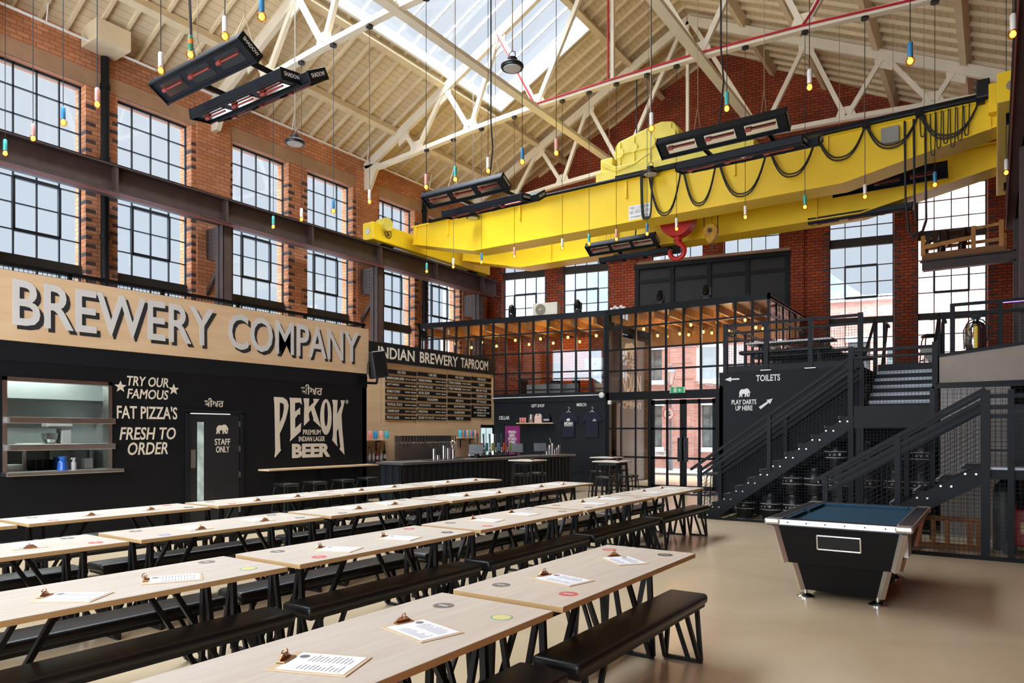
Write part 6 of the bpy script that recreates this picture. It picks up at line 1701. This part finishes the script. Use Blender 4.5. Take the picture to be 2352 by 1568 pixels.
strips(brks(-6, 15.3, WD), WD, lambda s: 7.05, pS, 0, .3).out('facade', BRK_S, b)
PALE = mat('pale_stone', '#dfe3e4', .8)
m = MB()
for a, c, z0, z1 in WD: rect(m, pS, a - .12, c + .12, z1, z1 + .26, -.04, .1); rect(m, pS, a - .1, c + .1, z0 - .2, z0, -.08, .1)
m.out('lintel', PALE, b)
m = MB(); rect(m, pS, 5.75, 6.75, 0, 7.05, -.12, 0); m.out('brick_pier', BRK_S, b)
m = MB()
for i in range(8): rect(m, pS, 5.75, 6.75, .5 + i * .7, .52 + i * .7, -.125, -.1)
m.out('pier_joint', mat('joint_dark', '#8d6a60', .9), b)
for a, c, z0, z1 in WD:
    w = MB()
    for s in (a + .03, (a + c) / 2, c - .03): rect(w, pS, s - .02, s + .02, z0, z1, .12, .16)
    for z in (z0 + .03, (z0 + z1) / 2, z0 + (z1 - z0) * .75, z1 - .03): rect(w, pS, a, c, z - .02, z + .02, .12, .16)
    o = w.out('window', mat('sash_dark', '#5c666b', .5), b)
    rect(MB(), pS, a, c, z0, z1, .17, .18).out('pane', mat('street_window', '#7f8c8a', .1, var=.4, vscale=2), o)
m = MB(); rect(m, pS, -6, 15.3, 6.95, 7.15, -.12, .1); m.out('eaves', PALE, b)
MB().prism([(-6, 7.1), (13.6, 7.1), (11.0, 9.2), (-6, 9.2)], pS, .2, 5).out('slate_roof', mat('slate', '#7c8791', .8), b)
b2 = thing('brick_building', 'taller plain brick building filling the last end wall window', 'building', pS(17, 0, 0))
WD2 = [(17.1, 17.75, 7.7, 10.4), (17.1, 17.75, 3.9, 6.7), (19, 20, 4, 6)]
strips(brks(15.36, 26, WD2), WD2, lambda s: 14.0, pS, 0, .4).out('facade', BRK_S, b2)
for a, c, z0, z1 in WD2:
    rect(MB(), pS, a, c, z0, z1, .1, .12).out('window', mat('sky_window', '#bcd6dd', .15), b2)
    rect(MB(), pS, a - .05, c + .05, z0 - .15, z0, -.05, .1).out('sill', mat('blue_sill', '#7f9aa8', .6), b2)
b3 = thing('distant_building', 'pale distant building seen low through the windows over the office', 'building', pS(-2, 0, 20))
rect(MB(), pS, -14, 3.2, 0, 8.6, 22, 26).out('facade', mat('pale_grey_facade', '#c4cdd2', .9), b3)
for i in range(8): rect(MB(), pS, -12 + i * 1.8, -11 + i * 1.8, 6.4, 7.6, 21.9, 22).out('window', mat('pale_window', '#aebac2', .4), b3)
b4 = thing('distant_building', 'pale ornate building top seen through the windows above the black shutters', 'building', pS(10, 0, 14))
rect(MB(), pS, 4, 12, 0, 12.2, 18, 22).out('facade', mat('pale_grey_facade', '#c4cdd2', .9), b4)
rect(MB(), pS, 4, 12, 11.5, 11.7, 17.8, 18).out('cornice', PALE, b4)
t = thing('street_lamp', 'old style street lamp on a post outside the glass doors', 'street lamp', mE(5.55, 0, 5.2))
lx, ly, _ = mE(6.05, 0, 5.4)
MB().lathe([(.1, 0), (.1, .4), (.055, .5), (.05, 3.55), (.07, 3.6)], (lx, ly, .05), 12).out('post', mat('lamp_post_grey', '#6f7377', .5), t, smooth=True, auto=40)
MB().lathe([(.09, 0), (.22, .5)], (lx, ly, 3.7), 4).out('lantern', mat('lantern_glass', '#d9c5ba', .2), t)
m = MB().lathe([(.24, 0), (.08, .22), (.07, .3), (.02, .36)], (lx, ly, 4.2), 8)
for k in range(4): m.bar((lx + .09 * math.cos(k * PI / 2), ly + .09 * math.sin(k * PI / 2), 3.7), (lx + .22 * math.cos(k * PI / 2), ly + .22 * math.sin(k * PI / 2), 4.2), .02)
m.out('lantern_frame', mat('lamp_post_grey', '#6f7377', .5), t)
t = thing('road_sign', 'round white road sign on the lamp post outside the doors', 'sign', (lx, ly, 2.3))
m = MB().cyl((lx - .05, ly - .09, 2.45), (lx - .05, ly - .075, 2.45), .27, n=24).out('sign_disc', WHITE, t)
MB().tube([(lx - .05 + .25 * math.cos(i * PI / 12), ly - .095, 2.45 + .25 * math.sin(i * PI / 12)) for i in range(24)], .018, 5, closed=True).out('sign_rim', RED, t)
MB().box((lx - .13, ly - .1, 2.36), (lx + .03, ly - .09, 2.42)).box((lx - .1, ly - .1, 2.48), (lx, ly - .09, 2.53)).out('sign_symbol', BLACKP, t)
t = thing('street_name_sign', 'low white street name plate on the brick building across the street', 'sign', pS(5.2, .6, -.05))
rect(MB(), pS, 4.6, 5.6, .60, .82, -.06, -.03).out('plate', WHITE, t)
MB().text('MANN STREET', pS(4.66, .65, -.062), (CA, SA, 0), EZ, .88, .12, .002, .01).out('plate_lettering', BLACKP, t)
